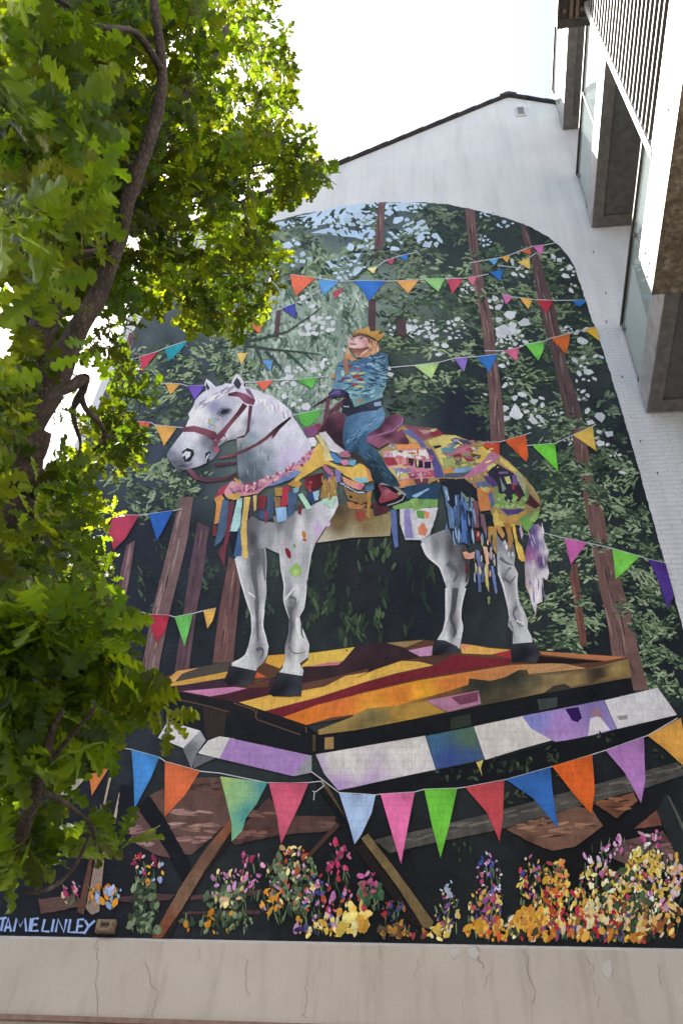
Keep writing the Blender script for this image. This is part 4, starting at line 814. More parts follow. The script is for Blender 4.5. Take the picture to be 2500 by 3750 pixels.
q.poly("a 213,1108 270,1100 320,1160 420,1194 600,1180 705,1128 705,1168 600,1212 420,1228 300,1202", '5e3848', ctrl="a 230,1120 7c5060;a 320,1180 6c4252;a 500,1205 563444;a 690,1150 4c2c3a"); q.poly("a 480,1050 700,1035 700,1055 500,1080", '4c3040')
q.build('bridle', horse)

# patchwork cloth, collar, fringe
random.seed(111)
q = Paint(); A = lambda s, c, **k: q.poly(s, c, var=.2, rough=2, **k)
A("c 190,285 330,308 520,323 590,380 700,388 800,428 920,462 1010,528 1120,573 1210,640 1300,730 1380,810 1450,900 1502,1000 1507,1060 1490,1180 1430,1235 1330,1262 1240,1232 1100,1205 1040,1150 1030,1105 930,1115 905,980 830,965 790,900 780,810 560,800 440,855 140,900 60,760 -60,560 60,480 120,360", '9c8458')
for s, c in (l.split('|') for l in """c 180,285 330,308 520,323 592,382 430,422 390,442 250,332|84505c
c 340,330 500,345 400,380|b08a84
c 440,330 520,323 590,380 480,400|8a3440
c 470,328 525,324 500,352 440,352|b8b890
c 183,345 270,333 390,450 422,500 370,507 340,450|5f6798
c 215,385 250,390 340,455 290,465|b89c58
c 0,540 440,508 512,700 512,792 300,803 80,822 40,700|bc8490
c 130,480 350,468 362,512 150,532|d08c58
c 95,545 440,522 462,600 390,632 330,612 100,592|d4cac4
c 0,600 110,600 150,670 50,680|8c3440
c 120,600 195,605 180,670 150,675|b4704c
c 225,600 302,610 292,682 240,672|3c2434
c 303,620 382,630 388,702 318,692|241c2e
c 398,640 472,640 482,702 400,707|2c2040
c 55,690 250,680 282,782 110,812|b4b066
c 110,700 270,700 280,740 130,760|747aa6
c 240,750 500,720 512,782 260,802|a84c62
c 140,832 290,810 302,852 180,890|c4805a
c 290,810 440,800 432,852 330,862|6c3640
c 410,510 472,520 562,682 592,792 500,797 490,700 440,570|514e84
c 430,440 590,383 700,389 762,432 620,472 560,560 620,602 950,602 900,652 600,702 560,652 480,500|c4b66e
c 480,490 550,480 570,500 500,520|2c2a30
c 650,432 700,410 820,440 862,472 780,492 690,472|45475e
c 672,425 730,425 730,450 680,455|8c8cb0
c 558,517 680,458 752,515 700,552 590,572|5e7f8e
c 760,480 870,480 830,550 760,560 660,602 620,592|ac6c80
c 790,520 880,500 902,542 850,552|9a303a
c 660,580 740,560 770,590 690,600|7c2c38
c 770,590 830,585 912,642 820,657|9e343c
c 870,520 960,488 1022,560 940,652 900,642 940,592 860,560|d0b052
c 840,560 940,580 930,610 860,600|5c3c2c
c 570,602 760,600 760,640 900,640 830,692 590,712|8e965c
c 680,605 760,600 740,680 700,670|5e644c
c 585,712 670,705 672,742 590,752|c28044
c 680,710 880,690 800,742 690,747|7298bc
c 590,757 800,742 900,702 880,742 760,792 600,797|4e5468
c 870,702 1000,602 1040,545 1122,580 1000,722 880,772 780,803 780,782|b47294
c 1120,592 1200,642 1302,742 1240,732 1120,642|d0b66a
c 990,702 1040,660 1102,802 1060,802|bebe70
c 1040,650 1150,700 1130,730 1060,690|c8c478
c 1000,742 1100,660 1250,752 1392,900 1392,1032 1290,1082 1180,1072 1100,952|2c2838
c 1060,880 1100,870 1110,940 1180,1020 1300,1020 1362,960 1360,850 1400,900 1400,1000 1330,1072 1180,1097 1090,1052|77885a
c 1250,740 1310,740 1370,850 1360,960 1330,900|9aa07c
c 1120,790 1180,900 1150,932|6e8876
c 1163,790 1210,778 1232,852 1190,855|b4b87a
c 1240,770 1282,770 1292,872 1240,852|6a5080
c 1235,860 1267,860 1262,907 1240,902|8a3432
c 1280,900 1332,960 1312,1012 1260,1002|4c2634
c 1110,740 1200,735 1200,755 1115,760|6c5c88
c 1118,1080 1200,1100 1320,1090 1362,1090 1300,1142 1190,1152|4c3e7a
c 1060,1120 1200,1172 1382,1110 1320,1192 1240,1227 1110,1202|bc9650
c 1400,840 1450,900 1502,1012 1430,942|a4946a
c 1400,950 1510,1060 1462,1092 1380,1052|4c2a34
c 1300,1190 1480,1090 1502,1172 1440,1232 1390,1322 1350,1292|6c9850
c 1400,1200 1450,1110 1495,1120 1460,1220|8aa868
c 870,850 1000,880 1052,900 1022,962 1032,1102 930,1117 905,962|c27e4a
c 880,840 1000,820 1032,892 960,900 900,892|607090
c 1010,950 1050,930 1075,1040 1040,1090|566c8c
c 960,770 1050,790 1102,852 1060,892 1000,842|503e70
c 790,832 860,850 892,962 830,962|48365c
c 760,850 800,850 830,960 780,940|6c2c34
c 930,870 960,890 1000,880 1030,900 1010,940 940,910|c8b868
c 1045,1152 1090,1100 1120,1202 1240,1232 1240,1262 1070,1262|ccb260""".split('\n')): A(s, c)
q.dabs([(*fz('c', U(1080, 1370), 1000+U(-40, 80)), U(0, 3), U(10, 20), U(6, 11), random.choice(['8cb05c', '76a04c', '9cb878'])) for _ in range(44)])
q.dabs([(*fz('c', x, y), 1.5, U(11, 16), U(7, 9), 'd0987c') for x, y in ((478,818),(535,825),(630,838),(700,818),(775,812),(850,805),(920,775),(980,760))])
q.dabs([(*fz('c', x, y), .3, 11, 8, '9cb4d8') for x, y in ((85,470),(115,462),(150,460),(190,455),(75,492),(105,505),(290,768),(345,765),(405,760),(455,758),(80,585),(30,580))])
q.dabs([(*fz('c', U(80, 480), U(540, 800)), U(-.4, .4) if U(0, 1) < .6 else 1.5, U(12, 34), U(4, 9), random.choice(['c87090', 'd4a0a8', 'a85068', 'ccb890', 'd8d0cc', '6c3048', 'b86c50'])) for _ in range(50)])
q.dabs([(*fz('c', U(600, 1050), U(440, 700)), U(-.6, .6), U(12, 34), U(4, 9), random.choice(['c8b868', 'b07c90', '8c9060', 'd4c88c', '9c6c58', '7c8898'])) for _ in range(46)])
q.dabs([(*fz('c', 900+U(-350, 560), 760+U(-260, 420)), U(-.8, .8), U(8, 22), U(4, 8), random.choice(['c8b060', 'a8506c', '6c5c88', '8c9858', 'c47c4c', '504060', 'd0c080', '5c7890', '2c2838'])) for _ in range(10)])
q.build('patchwork_cloth', horse)
q = Paint()
for s, c in (l.split('|') for l in """c 560,830 780,800 900,900 930,1120 1050,1150 1060,1260 1000,1290 880,1290 820,1440 690,1420 640,1280 600,1050|20242e
c 220,880 400,848 562,868 530,1002 300,1002 200,992|2a435e
c 280,970 440,895 450,905 320,985|8ab0d0
c 90,1070 300,1000 532,1000 522,1072 350,1092 110,1097|6f9858
c 165,1095 532,1080 500,1202 450,1342 360,1392 220,1392 170,1242|c4c2c8
c 205,1100 257,1095 302,1372 215,1372|8a82b4
c 258,1100 310,1110 330,1200 290,1200|b4b0b8
c 338,1270 390,1222 432,1292 410,1352 350,1342|ca7c5a
c 398,1110 452,1130 442,1182 410,1192|c47a5a
c 265,1002 332,988 367,1102 300,1112|8aaa64
c 325,1110 400,1110 400,1190 335,1180|5c8c48
c 80,1100 132,1100 152,1450 120,1472 90,1300|5c6ca0
c 575,870 620,890 640,990 610,1000 690,1150 690,1280 640,1280 620,1100|5c7898
c 690,960 730,960 740,1200 720,1440 700,1400 700,1200|48607c
c 740,1000 790,1040 800,1200 830,1440 760,1410 750,1200|4a6ca8
c 610,900 640,1010 620,1020 600,930|9ab8d8
c 750,920 800,980 870,990 870,1020 800,1030|8a9a68
c 800,1040 865,1040 850,1115 815,1110|84a068
c 870,1000 915,1030 925,1270 880,1275 860,1150|7c5460
c 930,1130 970,1150 1000,1300 990,1370 940,1240|7a5c68
c 875,1300 930,1300 940,1380 900,1420|702c2c
c 1010,1260 1090,1260 1090,1530 1040,1440 1010,1380|b08a4c
c 1080,1250 1130,1260 1170,1340 1150,1380 1100,1310|c09458
c 1150,1220 1220,1230 1250,1400 1215,1500 1190,1330|a87c44
c 1235,1235 1265,1240 1290,1400 1330,1450 1370,1590 1330,1600 1300,1570 1270,1440|d2b058
c 1320,1240 1345,1340 1330,1390 1305,1290|b8a4c0
c 765,1512 800,1500 830,1520 885,1500 880,1560 830,1575 790,1570|d49c84
c 890,1480 930,1500 945,1890 920,1890 905,1700|64709c
c 960,1450 1000,1460 1020,1620 995,1640|d4a890
c 980,1620 1010,1640 1015,1890 985,1820|c4b870
c 1035,1640 1060,1640 1100,1890 1080,1910 1050,1760|6a7cb4
c 945,1600 970,1620 970,1800 945,1790|545c80
c 800,1600 815,1640 805,1720 790,1700|6c242c
c 875,1700 890,1720 890,1800 870,1780|8a98b0
c 1000,1940 1030,1930 1025,2000 1010,2010|8a9468""".split('\n')): A(s, c)
q.dabs([(*fz('c', U(870, 1080), U(1330, 1720)), 1.5+U(-.1, .1), U(18, 50), U(5, 9), random.choice(['d0a890', '8090b8', 'c8b878', '5c6488', 'd8c8c0', '3c3448'])) for _ in range(34)])
q.dabs([(*fz('c', U(610, 900), U(980, 1400)), 1.5+U(-.1, .1), U(30, 70), U(5, 10), random.choice(['6c8cc0', '4c6490', '8aa4c8', '34405c', '5c74a4'])) for _ in range(30)])
q.dabs([(*fz('c', x, y), 1.5, 22, 10, 'd6d6da') for x, y in ((1185,1460),(1210,1530),(1245,1530),(1170,1420))])
q.build('hanging_ribbons', horse)
q = Paint()
for s, c in (l.split('|') for l in """d 240,120 300,150 310,185 260,170|b88c4c
a 660,1218 790,1262 940,1227 1080,1172 1240,1082 1410,930 1462,890 1482,952 1330,1092 1160,1182 1000,1262 900,1342 760,1362 600,1372 570,1322 640,1232|c48c98
a 1280,1112 1400,1010 1480,850 1570,930 1530,1032 1420,1112 1330,1172|ceaa56
a 960,1282 1240,1120 1342,1130 1200,1212 1050,1262|7084b4
a 498,1372 540,1290 632,1240 600,1292 570,1352|9e3e50
a 600,1360 720,1320 740,1380 680,1400 620,1390|c09c54
d 80,290 140,260 162,290 135,492 80,502 100,340|c48a4e
d 70,510 105,510 95,600 70,600|7c343a
d 150,300 197,310 192,560 140,642 78,692 110,520|4a6280
d 200,330 242,300 217,560 180,702 162,852 110,732 160,662|6c3644
d 270,300 312,288 292,520 270,562 208,562 240,430|a6cccc
d 205,570 272,560 262,762 240,762|1c1f2a
d 280,560 312,420 302,762 238,767|40608e
d 328,280 377,280 347,500 357,782 313,782 298,560|d2b468
d 380,290 410,280 390,430 365,460|4c3c58
d 400,270 430,262 425,380 405,400|ccb46c
d 440,270 512,270 492,382 440,382|782e38
d 440,390 500,390 510,480 450,460|3c4c70
d 515,268 572,280 562,452 500,482 510,380|42526a
d 495,400 515,400 515,490 497,490|8a343c
d 575,208 642,198 642,272 580,272|a48244
d 640,198 697,188 692,342 625,372|a43644
d 570,280 622,280 622,367 580,362|886c4a
d 580,370 672,360 672,470 600,492|8cb0d2
d 690,230 762,260 732,412 680,452|425a78
d 680,180 750,118 802,170 770,212|b08646
d 725,210 777,198 767,242 735,252|80acc0
d 765,260 802,248 882,372 840,387|a6ccb4
d 775,340 800,345 790,430 765,410|6c2a34
d 818,118 980,78 962,172 900,232 850,172|5c2028
d 820,140 870,160 880,230 830,220|742c38
d 840,240 890,240 900,330 860,330|2c3c68
d 888,240 942,223 932,302 905,312|9cbcd2
d 985,130 1072,108 1087,282 943,292 960,200|967848
d 958,300 1087,268 1042,372 980,342|a6c8b4
d 940,0 1000,20 1060,90 1040,130 1000,80|b86c8c
d 1070,48 1122,70 1112,152 1080,172|7c70a6
d 1000,80 1040,100 1030,150 1000,140|4a5694
b 205,1490 260,1540 320,1702 440,1762 600,1772 720,1720 832,1932 720,1962 600,1922 500,1862 400,1780 280,1740 100,1850 -60,1950 -60,1900 100,1760|ceaa56
b 213,1380 290,1363 400,1500 522,1592 450,1622 330,1582 300,1500|cac6cc
b 173,1410 240,1398 332,1582 392,1702 280,1702 265,1560|d0c08c
b 85,1440 160,1430 195,1480 175,1535 125,1540|d0ced2
b 330,1600 400,1620 480,1690 470,1730 390,1720|4c7ca8
b 420,1620 530,1580 600,1620 560,1660 470,1660|a86c84
b 540,1600 700,1640 760,1760 700,1740|3c2e2c
b 450,1700 540,1690 560,1740 500,1760|c47c9c
b 555,1700 640,1690 620,1760 560,1750|6a9cc0
b 600,1900 760,1890 780,1950 680,1960|7cacbc
b 745,1760 790,1800 835,1930 790,1940|ba7c50
b 480,1880 600,1932 742,1972 690,2042 580,2002 500,1952|c48c74
b 640,1960 730,1975 700,2035 650,2010|c8748c
b 490,1990 560,2022 740,2042 832,2002 802,2152 700,2202 560,2152 530,2092|886840
b 470,1960 560,2010 740,2050 830,2010 820,2040 740,2085 560,2050|2c2626
b 740,2000 840,1980 850,2030 760,2060|466c90
b 530,2180 560,2250 700,2260 760,2200 700,2210 570,2170|a8744c
b 770,2060 815,2050 800,2360 760,2340|a87c44
b 630,2280 740,2270 730,2380 650,2380|8c4038
b 820,2190 1000,2180 1000,2300 850,2340|4e2834
b 330,1880 360,1880 380,2040 340,2040|a85470""".split('\n')): A(s, c)
q.dabs([(*fz('a', 640+t_*760+U(-10, 10), 1300-t_*t_*330+U(-40, 35)), U(0, 3), U(10, 26), U(6, 12), random.choice(['d49aa8', 'b86c80', '9c5068', 'dcb0b0', 'c48898', '7c4858', 'a07cb0'])) for t_ in [U(0, 1) for _ in range(90)]])
q.dabs([(*fz('b', 470+t_*260, 1958+math.sin(t_*1.5)*115+U(-5, 5)), .3, 9, 7, 'a8bce0') for t_ in [i/10 for i in range(11)]])
q.dabs([(*fz('b', x, y), .5, 14, 11, '3c2c24') for x, y in ((580,2115),(640,2190))])
q.dabs([(*fz('d', U(960, 1080), U(130, 290)), 1.5+U(-.2, .2), U(16, 36), U(5, 9), random.choice(['ac8c54', '7c5c34', 'c0a468', '94703c'])) for _ in range(22)])
q.dabs([(*fz('d', U(830, 880), U(150, 230)), U(0, 3), U(9, 15), U(7, 11), random.choice(['8c3440', '742830', 'a04850'])) for _ in range(14)])
q.build('collar_and_fringe', horse)

# ---- the painted rider with saddle
random.seed(121)
p = Paint()
for s, c, k in (("b 200,1370 310,1200 440,1130 522,1190 522,1300 490,1400 490,1500 522,1592 400,1500 290,1363", '4c2a3a', "b 440,1160 6c4252;b 500,1230 5c3648;b 350,1300 34202c;b 260,1380 3c2430;b 450,1400 2c1c28;b 450,1280 54303f"),
                ("b 950,1232 1060,1168 1140,1168 1187,1210 1172,1292 1080,1372 900,1422 758,1442 800,1380 900,1330", '6a3e54', "b 1000,1250 4c2c3c;b 1090,1200 5c3648;b 1150,1200 7c5068;b 1160,1280 84587a;b 1000,1370 7c4e66;b 850,1420 6c4058;b 900,1340 482a3a"),
                ("b 758,1442 1080,1380 1172,1338 1252,1490 1232,1512 1000,1502 900,1562 758,1482", '88526a', "b 850,1450 8c5870;b 1000,1420 3c2430;b 1150,1400 744458;b 1200,1480 4c2c3c;b 1000,1490 8c586e")):
    p.poly(s, c, ctrl=k, step=7)
p.ribbon("b 760,1440 900,1405 1060,1355 1160,1270 1180,1210", 5, '94688a')
p.poly("b 45,1320 170,1290 230,1300 200,1380 150,1430 90,1430 60,1380", '7c4c74', var=.2); p.poly("b 170,1290 235,1265 240,1320 190,1350", '8c3c50')
p.poly("b 103,1115 180,1050 340,948 352,982 200,1062", '3c2634'); p.poly("b 188,1372 260,1270 308,970 347,985 322,1130 290,1262 210,1370", '603a4a'); p.poly("b 325,1130 520,968 532,1002 440,1110 370,1140 345,1200 330,1170", '5c3444')
rider = p.build('painted_rider')
def rs(fn, name): q = Paint(); fn(q); return q.build(name, rider)
rs(lambda q: (q.poly("b 850,1955 960,1930 1060,1960 1215,2090 1212,2120 1180,2182 1050,2222 900,2222 850,2100", '15141b'), q.poly("b 888,1972 960,1990 1000,2010 1060,2060 1132,2090 1122,2122 1060,2152 920,2192 898,2162 932,2080", '9c4e5a', ctrl="b 920,2000 7c3440;b 1000,2050 b06872;b 1050,2110 8c3a48;b 940,2160 8a3844;b 980,2000 3c2028"),
    q.poly("b 898,1972 960,1943 1060,1970 1217,2090 1200,2110 1050,1992 940,1978", '8f8c94'), q.ribbon("b 1000,2215 1100,2185 1170,2150 1190,2110", 5, '9a96a0'), q.poly("b 1110,2070 1150,2060 1160,2090 1130,2100", '8aa068')), 'boot')
rs(lambda q: (q.poly("b 490,1000 560,985 622,1085 940,965 932,1082 880,1122 700,1142 560,1202 480,1142", '262a38', ctrl="b 560,1050 20222c;b 700,1100 2c3040;b 850,1050 3c3e50;b 900,1100 2c3a50;b 540,1150 262a3a"), q.poly("b 845,1035 925,1020 928,1072 850,1075", '8ca4bc'), q.poly("b 495,1072 562,1075 560,1088 500,1085", 'a8b0bc'),
    q.poly("b 940,1080 977,1160 962,1240 900,1322 800,1382 748,1472 860,1562 940,1662 1000,1782 1100,1902 1147,1992 1080,2002 930,1952 870,1962 840,1902 780,1782 700,1652 540,1582 488,1500 488,1400 508,1250 548,1190 700,1142 880,1122", '48688a', step=6,
    ctrl="b 900,1130 6c90ac;b 940,1180 5c84a2;b 850,1200 6488a8;b 750,1200 587a9a;b 620,1200 4a6a8a;b 560,1260 40607e;b 700,1280 56789a;b 850,1290 5880a0;b 600,1370 507294;b 520,1400 3a5874;b 700,1400 34506c;b 560,1500 4c6c8c;b 510,1470 34506a;b 640,1480 2c445e;b 720,1460 3c5a76;b 640,1580 24384c;b 740,1560 3c5c78;b 780,1620 2a4256;b 860,1600 3c5a70;b 820,1740 22323f;b 920,1700 2c4858;b 900,1820 1d2c38;b 1000,1840 2c4858;b 1060,1930 22343f;b 900,1930 1c2a36;b 1110,1970 2c4452"),
    q.dabs([(*fz('b', 520+t_*400+U(-20, 20), 1480-t_*320+U(-30, 110)*(1-.4*t_)), -.75+U(-.25, .25), U(18, 44), U(2.5, 5), random.choice(['6c94b4', '30506c', '5880a0', '3a5c7a', '7ca2be'])) for t_ in [U(0, 1) for _ in range(46)]]),
    q.dabs([(*fz('b', 700+t_*360+U(-40, 40), 1580+t_*380+U(-40, 40)), .85+U(-.3, .3), U(16, 40), U(2.5, 5), random.choice(['3c5c74', '182430', '2c4658', '4a6c84'])) for t_ in [U(0, 1) for _ in range(34)]])), 'jeans')
rs(lambda q: (q.poly("b 420,592 500,538 560,560 640,560 720,518 830,468 920,458 1002,480 1007,600 982,750 982,850 940,930 952,970 622,1087 590,1000 500,890 358,892 408,760 408,650", '4c6a82', step=7, ctrl="b 440,620 5c8098;b 430,760 6c94a8;b 400,850 5a8098;b 500,700 547890;b 560,850 6a90a4;b 650,620 4c6c88;b 750,600 40608a;b 880,500 3c5470;b 960,520 4a6884;b 900,650 6a90a4;b 860,780 547a92;b 950,760 7aa4b0;b 780,830 6c98a4;b 640,920 84b0b4;b 560,900 74a0a8;b 750,950 42607c;b 900,920 5c8494;b 700,1030 6c948c;b 920,950 84a8ac"),
    q.dabs([(*fz('b', x, y), random.choice([.15, -.15, .35])+U(-.15, .15), U(16, 36), U(3, 7), random.choice(['86a8ba', '2c3c5c', '7698ac', '34506c', '94b4c4', '24344c', '3c5878'])) for x, y in [(U(790, 985), U(490, 870)) for _ in range(74)]]),
    q.dabs([(*fz('b', U(420, 780), U(560, 860)), U(-.2, .3), U(12, 30), U(3, 7), random.choice(['2c3c5c', '7494ac', '3c5c80', '88a8b8', '2a344c', '5c7c98'])) for _ in range(54)]),
    q.dabs([(*fz('b', U(500, 850), U(850, 960)), -.3+U(-.2, .3), U(14, 34), U(3, 7), random.choice(['a4ccd0', '6c9ca8', '2c405c', '8cb8bc', '34506c'])) for _ in range(34)]),
    q.dabs([(*fz('b', x, y), U(-.1, .1), L, W_, c) for x, y, L, W_, c in ((640,735,36,14,'8a3c34'),(690,770,30,12,'7c3430'),(630,825,34,9,'a04c3c'),(610,700,30,7,'c8bc70'),(700,700,28,7,'c0b464'),(560,780,16,10,'c4b468'),(680,850,44,6,'c4b870'),(490,765,18,14,'84404c'),(490,700,16,24,'9cc8c0'),(570,620,14,20,'8c4c40'),(730,740,26,8,'5c86a0'),(670,1010,24,10,'9a6c50'),(650,670,30,6,'5c84b0'),(700,800,36,6,'c8c4a0'),(660,650,22,6,'b8504c'))]),
    q.poly("b 400,600 425,590 410,640 385,640", '8aa870')), 'jacket')
rs(lambda q: (q.poly("b 322,930 370,878 480,883 562,930 562,992 480,965 440,968 400,985 330,965", '2a2842', ctrl="b 350,920 3c3458;b 420,910 5c5080;b 480,900 302a48;b 540,960 181a28;b 400,960 241e34"), q.ribbon("b 345,945 400,915 460,905", 5, '6c5e92'), q.ribbon("b 380,955 430,930 470,925", 4, '5c5084')), 'glove')
rs(lambda q: (q.poly("b 577,408 700,412 790,398 802,430 690,512 640,522 610,470", '9c6a5c', ctrl="b 600,430 6c4440;b 680,440 84544a;b 650,500 b88874;b 760,420 74483c"), q.poly("b 668,512 720,450 790,413 740,492", 'd8b4a4'), 
    q.poly("b 545,300 600,253 680,243 760,268 802,330 792,390 700,410 600,411 556,402 546,350", 'd8b8b8', step=4, ctrl="b 560,330 d4b4b4;b 620,280 b89090;b 640,330 e0c8c4;b 700,290 c4a0a0;b 730,335 cc8c94;b 700,370 d8b4b0;b 620,385 d8bcb4;b 570,385 c8a49c;b 770,370 a87070;b 660,400 ccaaa0;b 590,320 c49c9c")), 'face')
rs(lambda q: q.dabs([(*fz('b', x, y), a, L/3.136, w_/3.136, c) for x, y, a, L, w_, c in ((592,302,-.1,46,14,'54444c'),(700,293,-.05,62,16,'4c3c48'),(704,297,0,22,14,'20242c'),(594,304,0,16,12,'20242c'),(705,272,.1,80,9,'6c4c44'),(595,285,-.2,52,8,'6c4c44'),(605,364,.02,96,20,'9c4c5c'),(600,358,.05,90,6,'6c3040'),(618,325,.3,34,12,'a06868'),(640,318,-.4,26,16,'ecdcd8'))]), 'features')
rs(lambda q: (q.poly("b 590,268 680,243 782,278 805,345 790,360 770,296 690,262 610,292", '5e4438'), q.poly("b 768,278 862,328 892,370 907,430 880,462 820,482 770,512 680,522 720,480 802,430 806,340", 'b88662', ctrl="b 800,300 5c4438;b 850,350 c08c64;b 890,420 d8a888;b 800,380 7c5848;b 830,450 c49470;b 740,500 b48260"),
    q.poly("b 545,378 556,420 590,500 652,545 580,562 550,530 540,590 556,682 530,742 500,652 488,560 515,480", 'b48a64', ctrl="b 530,440 d0a880;b 560,510 b88a64;b 510,560 8c6450;b 530,680 94705c;b 620,545 c09870"),
    q.dabs([(*fz('b', 830+U(-50, 60), 400+U(-60, 70)), 1.5+U(-.3, .3), U(12, 28), U(2, 4), random.choice(['d8ac84', '8c6450', 'e0b898', '6c4c3c'])) for _ in range(24)])), 'hair')
rs(lambda q: (q.poly("b 548,302 600,250 640,200 660,168 666,207 722,188 785,156 806,226 912,193 897,252 977,231 932,300 882,332 850,300 760,255 660,239 590,264", 'b48a48', ctrl="b 600,250 94703c;b 660,200 b88c48;b 780,190 c09450;b 760,235 a88044;b 900,220 b88c48;b 880,300 a07a40;b 950,250 b48848"), q.ribbon("b 590,262 660,238 760,253 850,298 882,330", 3, '6c5030')), 'crown')

# ---- signature
p = Paint()
for s in ("q -12,214 38,207", "q 24,210 12,268", "q 28,271 46,208 58,271", "q 34,252 54,250", "q 70,270 84,210 100,247 122,209 128,270", "q 143,270 150,210", "q 184,210 158,212 150,268 184,267", "q 154,240 178,238", "q 212,214 200,268 234,271", "q 244,272 254,214", "q 262,273 274,214 300,273 312,214", "q 330,214 320,273 352,274", "q 392,214 366,216 358,275 390,275", "q 362,246 386,245", "q 396,218 412,246", "q 442,220 412,248 392,281"):
    p.ribbon(s, 8.5, '8ea6d8')
p.build('signature', label='pale blue hand painted lettering at the foot of the mural')
# small drilled holes in the wall
for px, py in ((2170,926),(2216,1076),(2218,1181),(2276,1383),(2343,1619),(2404,1735),(1270,2386),(1317,2144)):
    X, Z = wall(px, py); r = .006
    MB().prism([(X+r*math.cos(k*1.047), Z+r*math.sin(k*1.047)) for k in range(6)], 1, -.03, .01).build('drill_hole', m_hole, house)

# rusty remains of a wall box
x0, z1 = wall(366, 3374); x1, z0 = wall(420, 3421)
jb = empty('junction_box', ((x0+x1)/2, 0, z0)); tag(jb, 'small rusty broken junction box fixed beside the blue lettering', 'junction box')
MB().box(x0, x1, -.05, .0, z0, z1).build('back_plate', m_rust, jb)
MB().box(x0+.005, x0+.04, -.065, -.05, z0+.02, z1-.01).box(x1-.035, x1-.01, -.07, -.05, z0+.01, z1-.02).box(x0+.03, x1-.02, -.08, -.05, z0, z0+.02).build('housing', m_rust, jb)
MB().box(x0+.05, x1-.045, -.075, -.05, z0+.05, z1-.03).build('terminal', m_dsteel, jb)

# ------------------------------------------------------------------ building on the right with balconies
apt = empty('apartment_building', (5, -4, 0))
tag(apt, 'modern apartment building with steel framed glass balconies and a slatted screen', 'building')
MB().box(3.75, 12, -22, -.02, 0, 23).build('facade', m_facade, apt)
def balcony(X0, ynear, yfar, zs, hf, htop, lit=None):
    """X0 left face, zs underside, hf fascia height, htop height of hand rail above the underside"""
    W = 3.75
    fr = MB()
    fw = .17
    fr.box(X0, X0+.012, ynear, yfar, zs, zs+hf)                       # fascia sheet
    uf = MB(); uf.box(X0+.012, X0+fw, ynear, yfar, zs, zs+.05).box(X0+fw, W, yfar-fw, yfar, zs, zs+.05).box(X0+fw, W, ynear, ynear+fw, zs, zs+.05)
    fr.box(X0+.012, W, yfar-.012, yfar, zs+.05, zs+hf).box(X0+.012, W, ynear, ynear+.012, zs+.05, zs+hf)
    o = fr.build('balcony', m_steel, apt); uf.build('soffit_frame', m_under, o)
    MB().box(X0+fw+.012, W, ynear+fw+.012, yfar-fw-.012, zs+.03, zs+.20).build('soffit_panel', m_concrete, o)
    MB().box(X0-.008, X0+.042, ynear, yfar, zs+htop-.012, zs+htop).box(X0-.008, X0, ynear, yfar, zs+htop-.05, zs+htop-.012).build('handrail', m_dsteel, o)
    ys = [yfar, yfar-1.35, yfar-2.7, yfar-4.05]; ys = [y for y in ys if y > ynear+.3]+[ynear]
    for a, c in zip(ys, ys[1:]):
        MB().box(X0+.022, X0+.032, c+.03, a-.04, zs+hf*.55, zs+htop-.02).build('glass_panel', m_glass, o)
    for a in ys:
        a = min(a, yfar); MB().box(X0+.012, X0+.06, a-.035 if a > ynear+.1 else a, a if a > ynear+.1 else a+.035, zs+.05, zs+htop-.012).build('post', m_steel, o)
        for z in (zs+hf+.05, zs+htop-.2):
            MB().box(X0-.004, X0+.045, a-.07, a-.035, z, z+.07).build('glass_clamp', m_screw, o)
    return o
BX = 2.31
balcony(BX, -5.2, -.03, 9.905, .52, 1.88)
balcony(BX, -5.2, -.03, 14.50, .52, 1.88)
balcony(BX, -5.2, -.03, 18.31, .52, 1.88)
# lower box with the stained galvanised underside, carrying the slatted screen
SX = 2.10
def onS(px, py): return onx(px, py, SX)
c0 = onS(2385, 1078); zs4 = c0.z; yf4 = c0.y
zt4 = onS(2386, 556).z; ypost = onS(2386, 556).y
bay = MB().box(SX, SX+.02, -6.2, yf4, zs4+.004, zt4).box(SX+.02, 3.75, yf4-.02, yf4, zs4+.004, zt4).box(SX+.02, 3.75, -6.2, -6.18, zs4+.004, zt4).box(SX+.02, 3.75, -6.18, yf4-.02, zt4-.02, zt4-.002).build('bay', m_white_metal, apt)
MB().box(SX-.004, 3.75, -6.2, yf4+.004, zs4-.008, zs4).build('underside_sheet', m_galv, bay)
for px, py in ((2484, 1048), (2473, 1206), (2300, 960)):
    pass
for i in range(7):
    for yv in (yf4-.12,):
        MB().prism([(SX+.22+i*.25+.014*math.cos(k*1.047), yv+.014*math.sin(k*1.047)) for k in range(6)], 2, zs4-.018, zs4-.008).build('bolt', m_screw, bay)
for px, py in ((2362,927),(2378,964),(2346,960),(2369,1013),(2446,402)):
    q = onS(px, py); MB().box(SX-.012, SX, q.y-.012, q.y+.012, q.z-.012, q.z+.012).build('screw', m_screw, bay)
zs5 = 15.15
k0 = onz(2037, 106, zs5); k1 = onz(2158, 96, zs5)
scr = MB().box(SX-.012, SX+.045, ypost-.02, ypost+.07, zt4, zs5+.3).build('slatted_screen', m_white_metal, apt)
nsl = 25
for i in range(nsl):
    z = zt4+.05+i*(zs5-zt4-.02)/nsl
    so_ = MB().box(SX+.008, SX+.15, -6.1, ypost-.02, z, z+.02).box(SX, SX+.0079, -6.1, ypost-.02, z-.0, z+.02).build('slat', m_slat, scr)
    so_.data.materials.append(m_white_metal)
    for pf in so_.data.polygons: pf.material_index = 1 if pf.center.x < SX+.0079 else 0  # pale front edge painted as sunlit, dark body as shaded underside
for yv in (-3.9, -5.2):
    MB().box(SX+.14, SX+.18, yv, yv+.05, zt4, zs5).build('mullion', m_slat, scr)
